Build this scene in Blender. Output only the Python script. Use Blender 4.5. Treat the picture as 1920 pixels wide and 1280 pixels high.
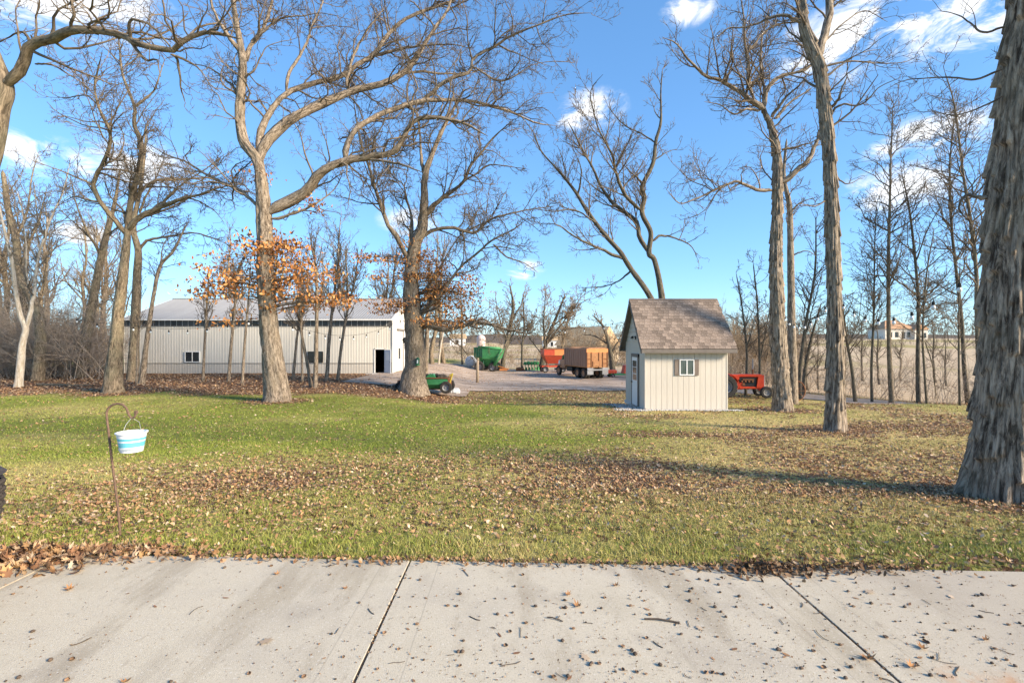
import bpy, math, random
import numpy as np
from mathutils import Vector, Matrix
for o in list(bpy.data.objects): bpy.data.objects.remove(o)
SC = bpy.context.scene
COL = SC.collection
R = math.radians
F = 906.7; CZ = 1.85                      # focal length in photo pixels, eye height above the patio
# ---------------------------------------------------------------- camera
cd = bpy.data.cameras.new('camera'); cam = bpy.data.objects.new('camera', cd); COL.objects.link(cam)
cd.lens = 17.0; cd.sensor_width = 36.0; cd.clip_start = 0.05; cd.clip_end = 6000
cam.location = (0, 0, CZ); cam.rotation_euler = (R(90), 0, 0)
SC.camera = cam
# ---------------------------------------------------------------- light
SUN = Vector((0.83, -0.42, 0.43)).normalized()
SC.view_settings.view_transform = 'Standard'; SC.view_settings.look = 'None'
SC.view_settings.exposure = 1.40; SC.view_settings.gamma = 1.0
w = bpy.data.worlds.new('World'); SC.world = w; w.use_nodes = True
wn, wl = w.node_tree.nodes, w.node_tree.links
wn.clear()
def N(nt, t, **k):
    n = nt.nodes.new(t)
    for a, b in k.items():
        if a[0] == '_': n.inputs[a[1:].replace('_', ' ')].default_value = b
        else: setattr(n, a, b)
    return n
def pix_dir(px, py):
    return Vector(((px-960)/F, 1, (640-py)/F)).normalized()
def world():
    nt = w.node_tree; L = wl.new
    out = N(nt, 'ShaderNodeOutputWorld'); bg = N(nt, 'ShaderNodeBackground', _Strength=0.146)
    sky = N(nt, 'ShaderNodeTexSky', sky_type='NISHITA', sun_disc=False)
    sky.sun_elevation = math.asin(SUN.z); sky.sun_rotation = math.atan2(SUN.x, SUN.y)
    sky.air_density = 1.0; sky.dust_density = 0.25; sky.ozone_density = 3.2; sky.altitude = 300
    hs = N(nt, 'ShaderNodeHueSaturation', _Saturation=1.10, _Value=1.0)
    ga = N(nt, 'ShaderNodeGamma', _Gamma=.67); L(sky.outputs[0], ga.inputs[0])
    tn = N(nt, 'ShaderNodeMixRGB', blend_type='MULTIPLY'); tn.inputs[0].default_value = 1; tn.inputs[2].default_value = (.745, .965, 1.19, 1); L(ga.outputs[0], tn.inputs[1])
    L(tn.outputs[0], hs.inputs['Color'])
    tc = N(nt, 'ShaderNodeTexCoord')
    no = N(nt, 'ShaderNodeTexNoise', _Scale=11.0, _Detail=10.0, _Roughness=0.66, _Distortion=.6)
    mp = N(nt, 'ShaderNodeMapping'); mp.inputs['Scale'].default_value = (1, 1, 2.1)
    L(tc.outputs['Generated'], mp.inputs[0]); L(mp.outputs[0], no.inputs['Vector'])
    acc = None
    for px, py, r in ((60,-25,.16),(190,5,.15),(150,310,.06),(255,305,.10),(60,285,.08),(155,440,.05),(765,415,.075),(1110,205,.085),
                      (1080,225,.05),(1610,65,.15),(1690,25,.17),(1850,15,.17),(1770,250,.085),(1720,243,.05),(1665,282,.045),(1685,350,.10),(985,506,.055),(1290,18,.06)):
        d = pix_dir(px, py)
        sb = N(nt, 'ShaderNodeVectorMath', operation='SUBTRACT'); sb.inputs[1].default_value = d
        L(tc.outputs['Generated'], sb.inputs[0])
        ml = N(nt, 'ShaderNodeVectorMath', operation='MULTIPLY'); ml.inputs[1].default_value = (1, 1, 1.9)
        L(sb.outputs[0], ml.inputs[0])
        ln = N(nt, 'ShaderNodeVectorMath', operation='LENGTH'); L(ml.outputs[0], ln.inputs[0])
        mr = N(nt, 'ShaderNodeMapRange'); mr.inputs[1].default_value = 0; mr.inputs[2].default_value = r*.98
        mr.inputs[3].default_value = 1; mr.inputs[4].default_value = 0
        L(ln.outputs['Value'], mr.inputs[0])
        if acc is None: acc = mr.outputs[0]
        else:
            mx = N(nt, 'ShaderNodeMath', operation='MAXIMUM'); L(acc, mx.inputs[0]); L(mr.outputs[0], mx.inputs[1]); acc = mx.outputs[0]
    big = N(nt, 'ShaderNodeTexNoise', _Scale=2.2, _Detail=3.0); L(mp.outputs[0], big.inputs['Vector'])
    bm = N(nt, 'ShaderNodeMapRange'); bm.inputs[1].default_value = .60; bm.inputs[2].default_value = .82; bm.inputs[3].default_value = 0; bm.inputs[4].default_value = .5
    L(big.outputs[0], bm.inputs[0])
    mx = N(nt, 'ShaderNodeMath', operation='MAXIMUM'); L(acc, mx.inputs[0]); L(bm.outputs[0], mx.inputs[1])
    nm = N(nt, 'ShaderNodeMapRange'); nm.inputs[1].default_value = .36; nm.inputs[2].default_value = .66; nm.inputs[4].default_value = 1.4; L(no.outputs[0], nm.inputs[0])
    ad = N(nt, 'ShaderNodeMath', operation='MULTIPLY'); L(mx.outputs[0], ad.inputs[0]); L(nm.outputs[0], ad.inputs[1])
    cr = N(nt, 'ShaderNodeMapRange', interpolation_type='SMOOTHSTEP'); cr.inputs[1].default_value = .10; cr.inputs[2].default_value = .70
    cr.inputs[3].default_value = 0; cr.inputs[4].default_value = .9
    L(ad.outputs[0], cr.inputs[0])
    mixc = N(nt, 'ShaderNodeMixRGB'); mixc.inputs[2].default_value = (3.5, 3.5, 3.5, 1)
    L(cr.outputs[0], mixc.inputs[0]); L(hs.outputs[0], mixc.inputs[1])
    L(mixc.outputs[0], bg.inputs['Color']); L(bg.outputs[0], out.inputs[0])
world()
sd = bpy.data.lights.new('sun', 'SUN'); sun = bpy.data.objects.new('sun', sd); COL.objects.link(sun)
sd.energy = 3.6; sd.angle = R(13); sd.color = (1.0, 0.85, 0.645)
sun.rotation_euler = (-SUN).to_track_quat('-Z', 'Y').to_euler(); sun.location = (20, -15, 30)
# ---------------------------------------------------------------- numeric helpers
def rng(s): return np.random.default_rng(s)
def _h(i, j, k):
    n = (i*374761393 + j*668265263 + k*2147483647 + 12345) & 0xffffffff
    n = ((n ^ (n >> 13))*1274126177) & 0xffffffff
    return ((n ^ (n >> 16)) & 0xffff)/65535.0
def vnoise(x, y, z=0.0):
    x, y, z = np.broadcast_arrays(np.asarray(x, float), np.asarray(y, float), np.asarray(z, float))
    xi, yi, zi = (np.floor(a).astype(np.int64) for a in (x, y, z))
    fx, fy, fz = x-xi, y-yi, z-zi
    fx, fy, fz = (a*a*(3-2*a) for a in (fx, fy, fz))
    r = 0
    for a in (0, 1):
        for b in (0, 1):
            for c in (0, 1):
                r = r + _h(xi+a, yi+b, zi+c)*(fx if a else 1-fx)*(fy if b else 1-fy)*(fz if c else 1-fz)
    return r
def fbm(x, y, z=0.0, o=4):
    s, a, t = 0, .5, 0
    for k in range(o):
        s = s + a*vnoise(x*2**k+17*k, y*2**k+5*k, z*2**k); t += a; a *= .55
    return s/t
def sst(a, b, x):
    t = np.clip((x-a)/(b-a), 0, 1); return t*t*(3-2*t)
# ground height (patio top is z = 0)
def gz(x, y):
    x = np.asarray(x, float); y = np.asarray(y, float)
    near = -0.03 - 0.82*np.clip((y-4.3)/14.7, 0, 1)
    wr = sst(-10, -2, x)
    z = near - wr*1.0*sst(19.5, 29, y)
    right = sst(.25, .55, x/np.maximum(y, 1))
    z = z + right*np.clip(y-40, 0, 160)*0.0315
    z = z + (1-right)*np.clip(y-95, 0, 160)*0.016
    z = z + sst(215, 380, y)*(1+7*vnoise(x/70+3, .5))
    z = z + (fbm(x*.35, y*.35)-.5)*.10*sst(4.5, 8, y)
    return z
def at(px, py, Y): return np.array([(px-960)/F*Y, Y, CZ+(640-py)/F*Y])
def gY(px, py):
    """distance at which the view ray of a photo pixel meets the ground"""
    Y = np.arange(3.0, 150, .05); z = CZ+(640-py)/F*Y; g = gz((px-960)/F*Y, Y)
    i = np.argmax(z <= g); return float(Y[i])
# ---------------------------------------------------------------- mesh helpers
def mk(name, V, F4=None, F3=None, attrs=None, smooth=False):
    V = np.asarray(V, np.float32).reshape(-1, 3)
    parts, starts, n = [], [], 0
    for A, k in ((F4, 4), (F3, 3)):
        if A is not None and len(A):
            A = np.asarray(A, np.int32).reshape(-1, k); parts.append(A.ravel())
            starts.append(n+np.arange(len(A), dtype=np.int32)*k); n += A.size
    me = bpy.data.meshes.new(name)
    me.vertices.add(len(V)); me.vertices.foreach_set('co', V.ravel())
    lp = np.concatenate(parts); st = np.concatenate(starts)
    me.loops.add(len(lp)); me.loops.foreach_set('vertex_index', lp)
    me.polygons.add(len(st)); me.polygons.foreach_set('loop_start', st)
    me.update(calc_edges=True)
    if smooth: me.polygons.foreach_set('use_smooth', np.ones(len(st), bool))
    for an, (typ, data) in (attrs or {}).items():
        a = me.attributes.new(an, typ, 'POINT')
        a.data.foreach_set({'FLOAT': 'value', 'FLOAT_VECTOR': 'vector', 'FLOAT_COLOR': 'color'}[typ], np.asarray(data, np.float32).ravel())
    me.validate(); return me
def link(name, me, mat=None, parent=None, loc=None):
    o = bpy.data.objects.new(name, me); COL.objects.link(o)
    if mat is not None and me is not None and not me.materials: me.materials.append(mat)
    if parent is not None: o.parent = parent
    if loc is not None: o.location = loc
    return o
def tag(o, label, cat, group=None, kind=None):
    if label: o['label'] = label
    if cat: o['category'] = cat
    if group: o['group'] = group
    if kind: o['kind'] = kind
    return o
def thing(name, label, cat, loc=(0, 0, 0), rz=0, group=None):
    o = bpy.data.objects.new(name, None); COL.objects.link(o); o.empty_display_size = .2
    o.location = loc; o.rotation_euler = (0, 0, rz)
    return tag(o, label, cat, group)
class M:
    """collects simple solids; build() links them as one mesh"""
    def __init__(s): s.V = []; s.F = []
    def add(s, V, Fs):
        b = len(s.V); s.V += [tuple(map(float, v)) for v in V]; s.F += [tuple(b+i for i in f) for f in Fs]; return s
    def box(s, x0, x1, y0, y1, z0, z1, ch=0):
        if ch:
            c = ch; V = []
            for z, q in ((z0, c), (z0+c, 0), (z1-c, 0), (z1, c)):
                V += [(x0+q+c*(q == 0)*0, y0+q, z), (x1-q, y0+q, z), (x1-q, y1-q, z), (x0+q, y1-q, z)]
            Fs = [(3, 2, 1, 0), (12, 13, 14, 15)]
            for k in range(3):
                for i in range(4): Fs.append((k*4+i, k*4+(i+1) % 4, k*4+4+(i+1) % 4, k*4+4+i))
            return s.add(V, Fs)
        return s.add([(x0,y0,z0),(x1,y0,z0),(x1,y1,z0),(x0,y1,z0),(x0,y0,z1),(x1,y0,z1),(x1,y1,z1),(x0,y1,z1)],
                     [(3,2,1,0),(4,5,6,7),(0,1,5,4),(1,2,6,5),(2,3,7,6),(3,0,4,7)])
    def hexa(s, P): return s.add(P, [(3,2,1,0),(4,5,6,7),(0,1,5,4),(1,2,6,5),(2,3,7,6),(3,0,4,7)])
    def cyl(s, p, q, r, n=10, r2=None, cap=True):
        p, q = Vector(p), Vector(q); r2 = r if r2 is None else r2
        d = (q-p).normalized(); a = d.orthogonal().normalized(); b = d.cross(a)
        V = [p+(a*math.cos(2*math.pi*i/n)+b*math.sin(2*math.pi*i/n))*r for i in range(n)] + [q+(a*math.cos(2*math.pi*i/n)+b*math.sin(2*math.pi*i/n))*r2 for i in range(n)]
        Fs = [(i, (i+1) % n, n+(i+1) % n, n+i) for i in range(n)]
        if cap: Fs += [tuple(range(n))[::-1], tuple(range(n, 2*n))]
        return s.add(V, Fs)
    def path(s, pts, r, n=6):
        for a, b in zip(pts[:-1], pts[1:]): s.cyl(a, b, r, n)
        return s
    def lathe(s, c, axis, prof, n=24):
        """prof: list of (radius, offset along axis)"""
        c, d = Vector(c), Vector(axis).normalized(); a = d.orthogonal().normalized(); b = d.cross(a); V = []
        for r, h in prof:
            V += [c+d*h+(a*math.cos(2*math.pi*i/n)+b*math.sin(2*math.pi*i/n))*r for i in range(n)]
        Fs = []
        for k in range(len(prof)-1):
            for i in range(n): Fs.append((k*n+i, k*n+(i+1) % n, (k+1)*n+(i+1) % n, (k+1)*n+i))
        return s.add(V, Fs)
    def prism(s, poly, o, e):
        """poly: list of 3D points; extruded by vector e from offset o"""
        n = len(poly); o, e = Vector(o), Vector(e); V = [Vector(p)+o for p in poly]+[Vector(p)+o+e for p in poly]
        return s.add(V, [tuple(range(n))[::-1], tuple(range(n, 2*n))]+[(i, (i+1) % n, n+(i+1) % n, n+i) for i in range(n)])
    def mesh(s, name, smooth=False):
        me = bpy.data.meshes.new(name); me.from_pydata(s.V, [], s.F); me.update()
        if smooth: me.polygons.foreach_set('use_smooth', [True]*len(me.polygons))
        return me
    def build(s, name, mat, parent=None, loc=None, smooth=False): return link(name, s.mesh(name, smooth), mat, parent, loc)
# ---------------------------------------------------------------- materials
def new_mat(name):
    m = bpy.data.materials.new(name); m.use_nodes = True; nt = m.node_tree
    return m, nt, nt.nodes['Principled BSDF']
def pmat(name, c1, c2=None, scale=6, rough=.7, bump=0, stretch=(1, 1, 1), metal=0, coord='Object', bscale=None, attr=None, rnd=0, spec=.3, detail=6):
    m, nt, b = new_mat(name); L = nt.links.new
    b.inputs['Roughness'].default_value = rough; b.inputs['Metallic'].default_value = metal
    b.inputs['Specular IOR Level'].default_value = spec
    c2 = c2 or c1
    if attr: tc = N(nt, 'ShaderNodeAttribute', attribute_name=attr); src = tc.outputs['Vector']
    else: tc = N(nt, 'ShaderNodeTexCoord'); src = tc.outputs[coord]
    mp = N(nt, 'ShaderNodeMapping'); mp.inputs['Scale'].default_value = stretch; L(src, mp.inputs[0])
    no = N(nt, 'ShaderNodeTexNoise', _Scale=scale, _Detail=detail, _Roughness=.62); L(mp.outputs[0], no.inputs['Vector'])
    mr = N(nt, 'ShaderNodeMapRange'); mr.inputs[1].default_value = .3; mr.inputs[2].default_value = .7; L(no.outputs[0], mr.inputs[0])
    mx = N(nt, 'ShaderNodeMixRGB'); mx.inputs[1].default_value = (*c1, 1); mx.inputs[2].default_value = (*c2, 1); L(mr.outputs[0], mx.inputs[0])
    colout = mx.outputs[0]
    if rnd:
        oi = N(nt, 'ShaderNodeObjectInfo'); hs = N(nt, 'ShaderNodeHueSaturation')
        m2 = N(nt, 'ShaderNodeMapRange'); m2.inputs[3].default_value = 1-rnd; m2.inputs[4].default_value = 1+rnd
        L(oi.outputs['Random'], m2.inputs[0]); L(m2.outputs[0], hs.inputs['Value']); L(colout, hs.inputs['Color']); colout = hs.outputs[0]
    L(colout, b.inputs['Base Color'])
    if bump:
        bn = no
        if bscale:
            bn = N(nt, 'ShaderNodeTexNoise', _Scale=bscale, _Detail=5.0); L(mp.outputs[0], bn.inputs['Vector'])
        bp = N(nt, 'ShaderNodeBump', _Strength=bump, _Distance=.03); L(bn.outputs[0], bp.inputs['Height']); L(bp.outputs[0], b.inputs['Normal'])
    return m
def bark_mat(name, dark, light, scale=9, str_=.9, tint=None, rough=.9, st=.24):
    m, nt, b = new_mat(name); L = nt.links.new
    b.inputs['Roughness'].default_value = rough; b.inputs['Specular IOR Level'].default_value = .15
    tc = N(nt, 'ShaderNodeAttribute', attribute_name='bc')
    mp = N(nt, 'ShaderNodeMapping'); mp.inputs['Scale'].default_value = (1, 1, st); L(tc.outputs['Vector'], mp.inputs[0])
    n1 = N(nt, 'ShaderNodeTexNoise', _Scale=scale*1.5, _Detail=9.0, _Roughness=.76, _Distortion=.7); L(mp.outputs[0], n1.inputs['Vector'])
    n2 = N(nt, 'ShaderNodeTexNoise', _Scale=1.6, _Detail=4.0); L(tc.outputs['Vector'], n2.inputs['Vector'])
    rp = N(nt, 'ShaderNodeMapRange'); rp.inputs[1].default_value = .42; rp.inputs[2].default_value = .60; L(n1.outputs[0], rp.inputs[0])
    mx = N(nt, 'ShaderNodeMixRGB'); mx.inputs[1].default_value = (*dark, 1); mx.inputs[2].default_value = (*light, 1); L(rp.outputs[0], mx.inputs[0])
    t = tint or tuple(.8*c for c in light)
    rp2 = N(nt, 'ShaderNodeMapRange'); rp2.inputs[1].default_value = .45; rp2.inputs[2].default_value = .75; rp2.inputs[4].default_value = .6; L(n2.outputs[0], rp2.inputs[0])
    mx2 = N(nt, 'ShaderNodeMixRGB'); mx2.inputs[2].default_value = (*t, 1); L(rp2.outputs[0], mx2.inputs[0]); L(mx.outputs[0], mx2.inputs[1])
    L(mx2.outputs[0], b.inputs['Base Color'])
    bp = N(nt, 'ShaderNodeBump', _Strength=str_, _Distance=.03); L(n1.outputs[0], bp.inputs['Height']); L(bp.outputs[0], b.inputs['Normal'])
    return m
def col_mat(name, rough=.8, spec=.2, trans=0):
    m, nt, b = new_mat(name); a = N(nt, 'ShaderNodeAttribute', attribute_name='col')
    nt.links.new(a.outputs['Color'], b.inputs['Base Color']); b.inputs['Roughness'].default_value = rough; b.inputs['Specular IOR Level'].default_value = spec
    return m
BARK_OAK = bark_mat('oak_bark', (.08, .058, .04), (.40, .32, .24), 10, 1.0, (.28, .22, .15))
BARK_GREY = bark_mat('grey_bark', (.08, .06, .04), (.34, .26, .175), 10, .9, (.29, .25, .155))
BARK_SHAG = bark_mat('shagbark', (.06, .044, .032), (.45, .36, .27), 13, 1.0, (.27, .22, .15), st=.15)
BARK_DARK = bark_mat('dark_bark', (.06, .05, .038), (.20, .165, .12), 9, .7, (.17, .15, .09))
BARK_PALE = bark_mat('pale_bark', (.30, .25, .185), (.56, .50, .425), 5, .3, (.42, .345, .26))
TWIG = bark_mat('twig_bark', (.09, .068, .048), (.25, .195, .14), 6, .3)
TWIG_BRUSH = bark_mat('brush_bark', (.25, .19, .14), (.48, .385, .295), 6, .3)
TWIG_TAN = bark_mat('tan_twig_bark', (.17, .12, .075), (.36, .27, .18), 6, .3)
TWIG_GREY = bark_mat('grey_twig_bark', (.12, .10, .08), (.27, .22, .17), 6, .3)
LEAF = col_mat('dead_leaf'); GRASS = col_mat('grass_blade', .6, .25)
# ---------------------------------------------------------------- ground
TREE_BASES = []          # (x, y, r) filled by hand so leaf litter gathers round trunks
for px, py, r in ((520,752,2.2),(778,735,2.0),(213,737,2.6),(1467,770,1.8),(1564,807,1.5),(1872,930,1.6)):
    Yt = gY(px, py); TREE_BASES.append(((px-960)/F*Yt, Yt, r))
def yard_mask(x, y):
    n = (fbm(x*.3, y*.3)-.5)*3
    a = sst(34.0, 37.0, y+n*.6-.10*np.clip(x+3, -20, 30))*sst(-9.5, -6.5, x+n*.3)*(1-sst(62, 66, y))
    a = a*(1-sst(11.5, 14, x+n*.3))
    b = sst(-12.5, -10, x)*(1-sst(-4, -2, x))*sst(30.5, 32.5, y+n)*(1-sst(60, 63, y))
    return np.maximum(a, b)
def road_y(x): return 32.9-1.42*(np.clip(x, 12, 31)-19.2)
def leaf_mask(x, y):
    n = fbm(x*.55+9, y*.55, 2.0); n2 = fbm(x*1.7, y*1.7, 5.0)
    m = .055+.16*(n2-.5)+.25*np.clip(n-.58, 0, 1)
    m = np.maximum(m, 1.0*sst(24.0, 26.5, y+(n-.5)*5-.03*(x+15))*(1-sst(-5, 0, x))*(1-sst(44, 60, y)))
    m = np.maximum(m, .55*sst(26.0, 30, y+(n-.5)*7)*sst(-9, -5, x)*(1-sst(37, 40, y))*(1-sst(14, 20, x)))
    m = np.maximum(m, .9*np.exp(-((y-7.2-.12*x)/2.2)**2)*sst(-8, -4, x)*np.clip(1.8*n-.2, 0, 1))
    m = np.maximum(m, .50*np.exp(-((y-5.9)/1.5)**2)*np.clip(.2+1.2*n-.2, 0, 1))
    m = np.maximum(m, .62*sst(.44, .62, n)*sst(1.5, 4.5, x+(y-10)*.12)*sst(6, 8, y)*(1-sst(22, 26, y)))
    m = np.maximum(m, .85*np.exp(-((y-13.2-.15*(x-8))/.8)**2)*sst(6.5, 8.5, x))
    m = np.maximum(m, .75*np.exp(-((y-11.9+.02*(x-3))/.55)**2)*sst(1.0, 3.5, x)*(1-sst(8, 10, x)))
    m = np.maximum(m, .9*np.exp(-((y-6.4-.02*(x-4))/.45)**2)*sst(2.5, 4.0, x))
    m = np.maximum(m, .8*np.exp(-((y-road_y(x)-3.4)/.9)**2)*sst(13, 16, x))
    m = np.maximum(m, .9*sst(.5, 0, np.abs(y-4.25+.04*(x+.8)))*.5*sst(1.2, 2.6, x))
    for bx, by, r in TREE_BASES:
        d = np.hypot(x-bx, (y-by)*1.0)+(n-.5)*1.2
        m = np.maximum(m, .95*sst(r, r*.35, d))
    return np.clip(m, 0, 1)
def dry_mask(x, y):
    n = fbm(x*.28+31, y*.28, 7.0); n2 = fbm(x*1.1+3, y*1.1, 1.0)
    d = .16+.62*sst(-2, 6, x)*sst(5, 8, y)*.75+.45*np.exp(-((y-7.4-.1*x)/2.6)**2)+(n-.5)*1.3+(n2-.5)*.5
    d = d+.35*np.exp(-((y-5.6)/2.0)**2)*sst(-1, 2, x)
    d = d-.25*np.exp(-((y-17)/7)**2)*np.exp(-((x+6)/9)**2)
    return np.clip(d, 0, 1)
def ground_mat():
    m, nt, b = new_mat('turf'); L = nt.links.new
    b.inputs['Roughness'].default_value = .95; b.inputs['Specular IOR Level'].default_value = .08
    at_ = lambda n: N(nt, 'ShaderNodeAttribute', attribute_name=n).outputs['Fac']
    tc = N(nt, 'ShaderNodeTexCoord').outputs['Object']
    def noise(s, d=4, r=.6):
        n = N(nt, 'ShaderNodeTexNoise', _Scale=s, _Detail=float(d), _Roughness=r); L(tc, n.inputs['Vector']); return n.outputs[0]
    def rng_(v, a, b_, c=0., d=1.):
        n = N(nt, 'ShaderNodeMapRange'); [n.inputs[i+1].default_value.__class__ for i in range(4)]
        for i, q in enumerate((a, b_, c, d)): n.inputs[i+1].default_value = q
        L(v, n.inputs[0]); return n.outputs[0]
    def mix(f, a, c):
        n = N(nt, 'ShaderNodeMixRGB')
        for i, q in ((0, f), (1, a), (2, c)):
            if isinstance(q, tuple): n.inputs[i].default_value = (*q, 1)
            elif isinstance(q, float): n.inputs[i].default_value = q
            else: L(q, n.inputs[i])
        return n.outputs[0]
    def math_(op, a, c):
        n = N(nt, 'ShaderNodeMath', operation=op)
        for i, q in ((0, a), (1, c)):
            if isinstance(q, (int, float)): n.inputs[i].default_value = q
            else: L(q, n.inputs[i])
        return n.outputs[0]
    fine = noise(38, 5, .7); mid = noise(5, 5, .65)
    dfac = rng_(math_('ADD', math_('MULTIPLY', at_('dry'), .8), math_('MULTIPLY', math_('ADD', fine, mid), .5)), .45, 1.15)
    grass = mix(dfac, (.18, .215, .032), (.52, .40, .16))
    grass = mix(rng_(fine, .58, .8, 0., .5), grass, (.17, .12, .06))
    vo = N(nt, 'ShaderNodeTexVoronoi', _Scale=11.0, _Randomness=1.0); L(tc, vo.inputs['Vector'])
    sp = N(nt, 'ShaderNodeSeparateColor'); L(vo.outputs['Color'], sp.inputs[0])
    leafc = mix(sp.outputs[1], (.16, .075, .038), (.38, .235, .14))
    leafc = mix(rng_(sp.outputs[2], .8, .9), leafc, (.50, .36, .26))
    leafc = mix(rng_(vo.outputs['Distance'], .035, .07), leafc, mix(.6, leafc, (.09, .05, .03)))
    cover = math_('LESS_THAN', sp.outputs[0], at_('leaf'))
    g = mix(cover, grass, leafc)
    fieldc = mix(rng_(mid, .35, .65), (.46, .34, .215), (.62, .475, .32))
    fieldc = mix(rng_(noise(.035, 4), .5, .62), fieldc, (.36, .30, .12))
    fieldc = mix(at_('wood'), fieldc, mix(rng_(mid, .35, .65), (.11, .085, .065), (.19, .15, .115)))
    g = mix(at_('field'), g, fieldc)
    L(g, b.inputs['Base Color'])
    bp = N(nt, 'ShaderNodeBump', _Strength=.8, _Distance=.05); L(math_('ADD', fine, math_('MULTIPLY', vo.outputs['Distance'], 1.0)), bp.inputs['Height']); L(bp.outputs[0], b.inputs['Normal'])
    return m
def field_mask(x, y):
    ry = road_y(x)
    r = sst(.5, 2.5, y-ry-3.2)*sst(9, 13, x)*sst(25, 30, y)
    c = sst(63, 67, y)*sst(-9, -6, x)
    return np.maximum(r, np.maximum(c, sst(70, 80, y)))
def ground():
    ys = np.concatenate([np.linspace(-25, 3.0, 15), np.arange(3.3, 10, .16), np.arange(10, 45, .30), 45*1.035**np.arange(0, 105)])
    us = np.linspace(-1, 1, 221); us = np.sign(us)*np.abs(us)**1.15
    wid = 16+np.clip(ys, 0, None)*1.9
    X = us[None, :]*wid[:, None]; Y = np.repeat(ys[:, None], len(us), 1)
    Z = gz(X, Y)
    Z = Z-.12*(1-sst(3.2, 3.9, Y+.04*X))            # under the patio
    K, C = X.shape
    V = np.stack([X, Y, Z], -1).reshape(-1, 3)
    idx = np.arange(K*C).reshape(K, C)
    Fq = np.stack([idx[:-1, :-1], idx[:-1, 1:], idx[1:, 1:], idx[1:, :-1]], -1).reshape(-1, 4)
    x, y = V[:, 0].astype(float), V[:, 1].astype(float)
    lm, dm, fm = leaf_mask(x, y), dry_mask(x, y), field_mask(x, y)
    cen = V[Fq].mean(1)
    isf = field_mask(cen[:, 0], cen[:, 1]) > .5
    isw = (~isf) & (cen[:, 1] > 25.5) & (cen[:, 0] < -4)
    m = ground_mat()
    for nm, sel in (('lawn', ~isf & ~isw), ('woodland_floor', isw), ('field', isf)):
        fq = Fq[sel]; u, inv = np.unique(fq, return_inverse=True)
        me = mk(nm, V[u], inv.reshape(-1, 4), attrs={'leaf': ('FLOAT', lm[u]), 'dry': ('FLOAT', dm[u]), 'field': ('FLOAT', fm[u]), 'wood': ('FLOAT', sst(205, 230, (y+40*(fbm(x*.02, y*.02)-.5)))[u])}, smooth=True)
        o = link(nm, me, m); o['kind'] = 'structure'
ground()
def sheet(name, x0, x1, y0, y1, nx, ny, inside, mat, dz):
    xs = np.linspace(x0, x1, nx); ys = np.linspace(y0, y1, ny); X, Y = np.meshgrid(xs, ys)
    V = np.stack([X, Y, gz(X, Y)+dz], -1).reshape(-1, 3); idx = np.arange(nx*ny).reshape(ny, nx)
    Fq = np.stack([idx[:-1, :-1], idx[:-1, 1:], idx[1:, 1:], idx[1:, :-1]], -1).reshape(-1, 4)
    c = V[Fq].mean(1); Fq = Fq[inside(c[:, 0], c[:, 1])]
    u, inv = np.unique(Fq, return_inverse=True)
    o = link(name, mk(name, V[u], inv.reshape(-1, 4), smooth=True), mat); o['kind'] = 'structure'; return o
GRAVEL = pmat('yard_gravel', (.17, .118, .082), (.58, .455, .355), 1.3, .95, .6, stretch=(.4, 1.2, 1), bscale=30, coord='Object', detail=9)
ROADM = pmat('road_gravel', (.24, .19, .15), (.40, .33, .27), 3, .95, .5, bscale=40, detail=9)
sheet('gravel_yard', -13, 15, 29, 67, 150, 200, lambda x, y: yard_mask(x, y) > .5, GRAVEL, .05)
sheet('driveway', 12, 34, 10, 46, 200, 260, lambda x, y: np.abs(y-road_y(x)-.12*(fbm(x*.8, y*.8)-.5)) < 2.7, ROADM, .035)
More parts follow.
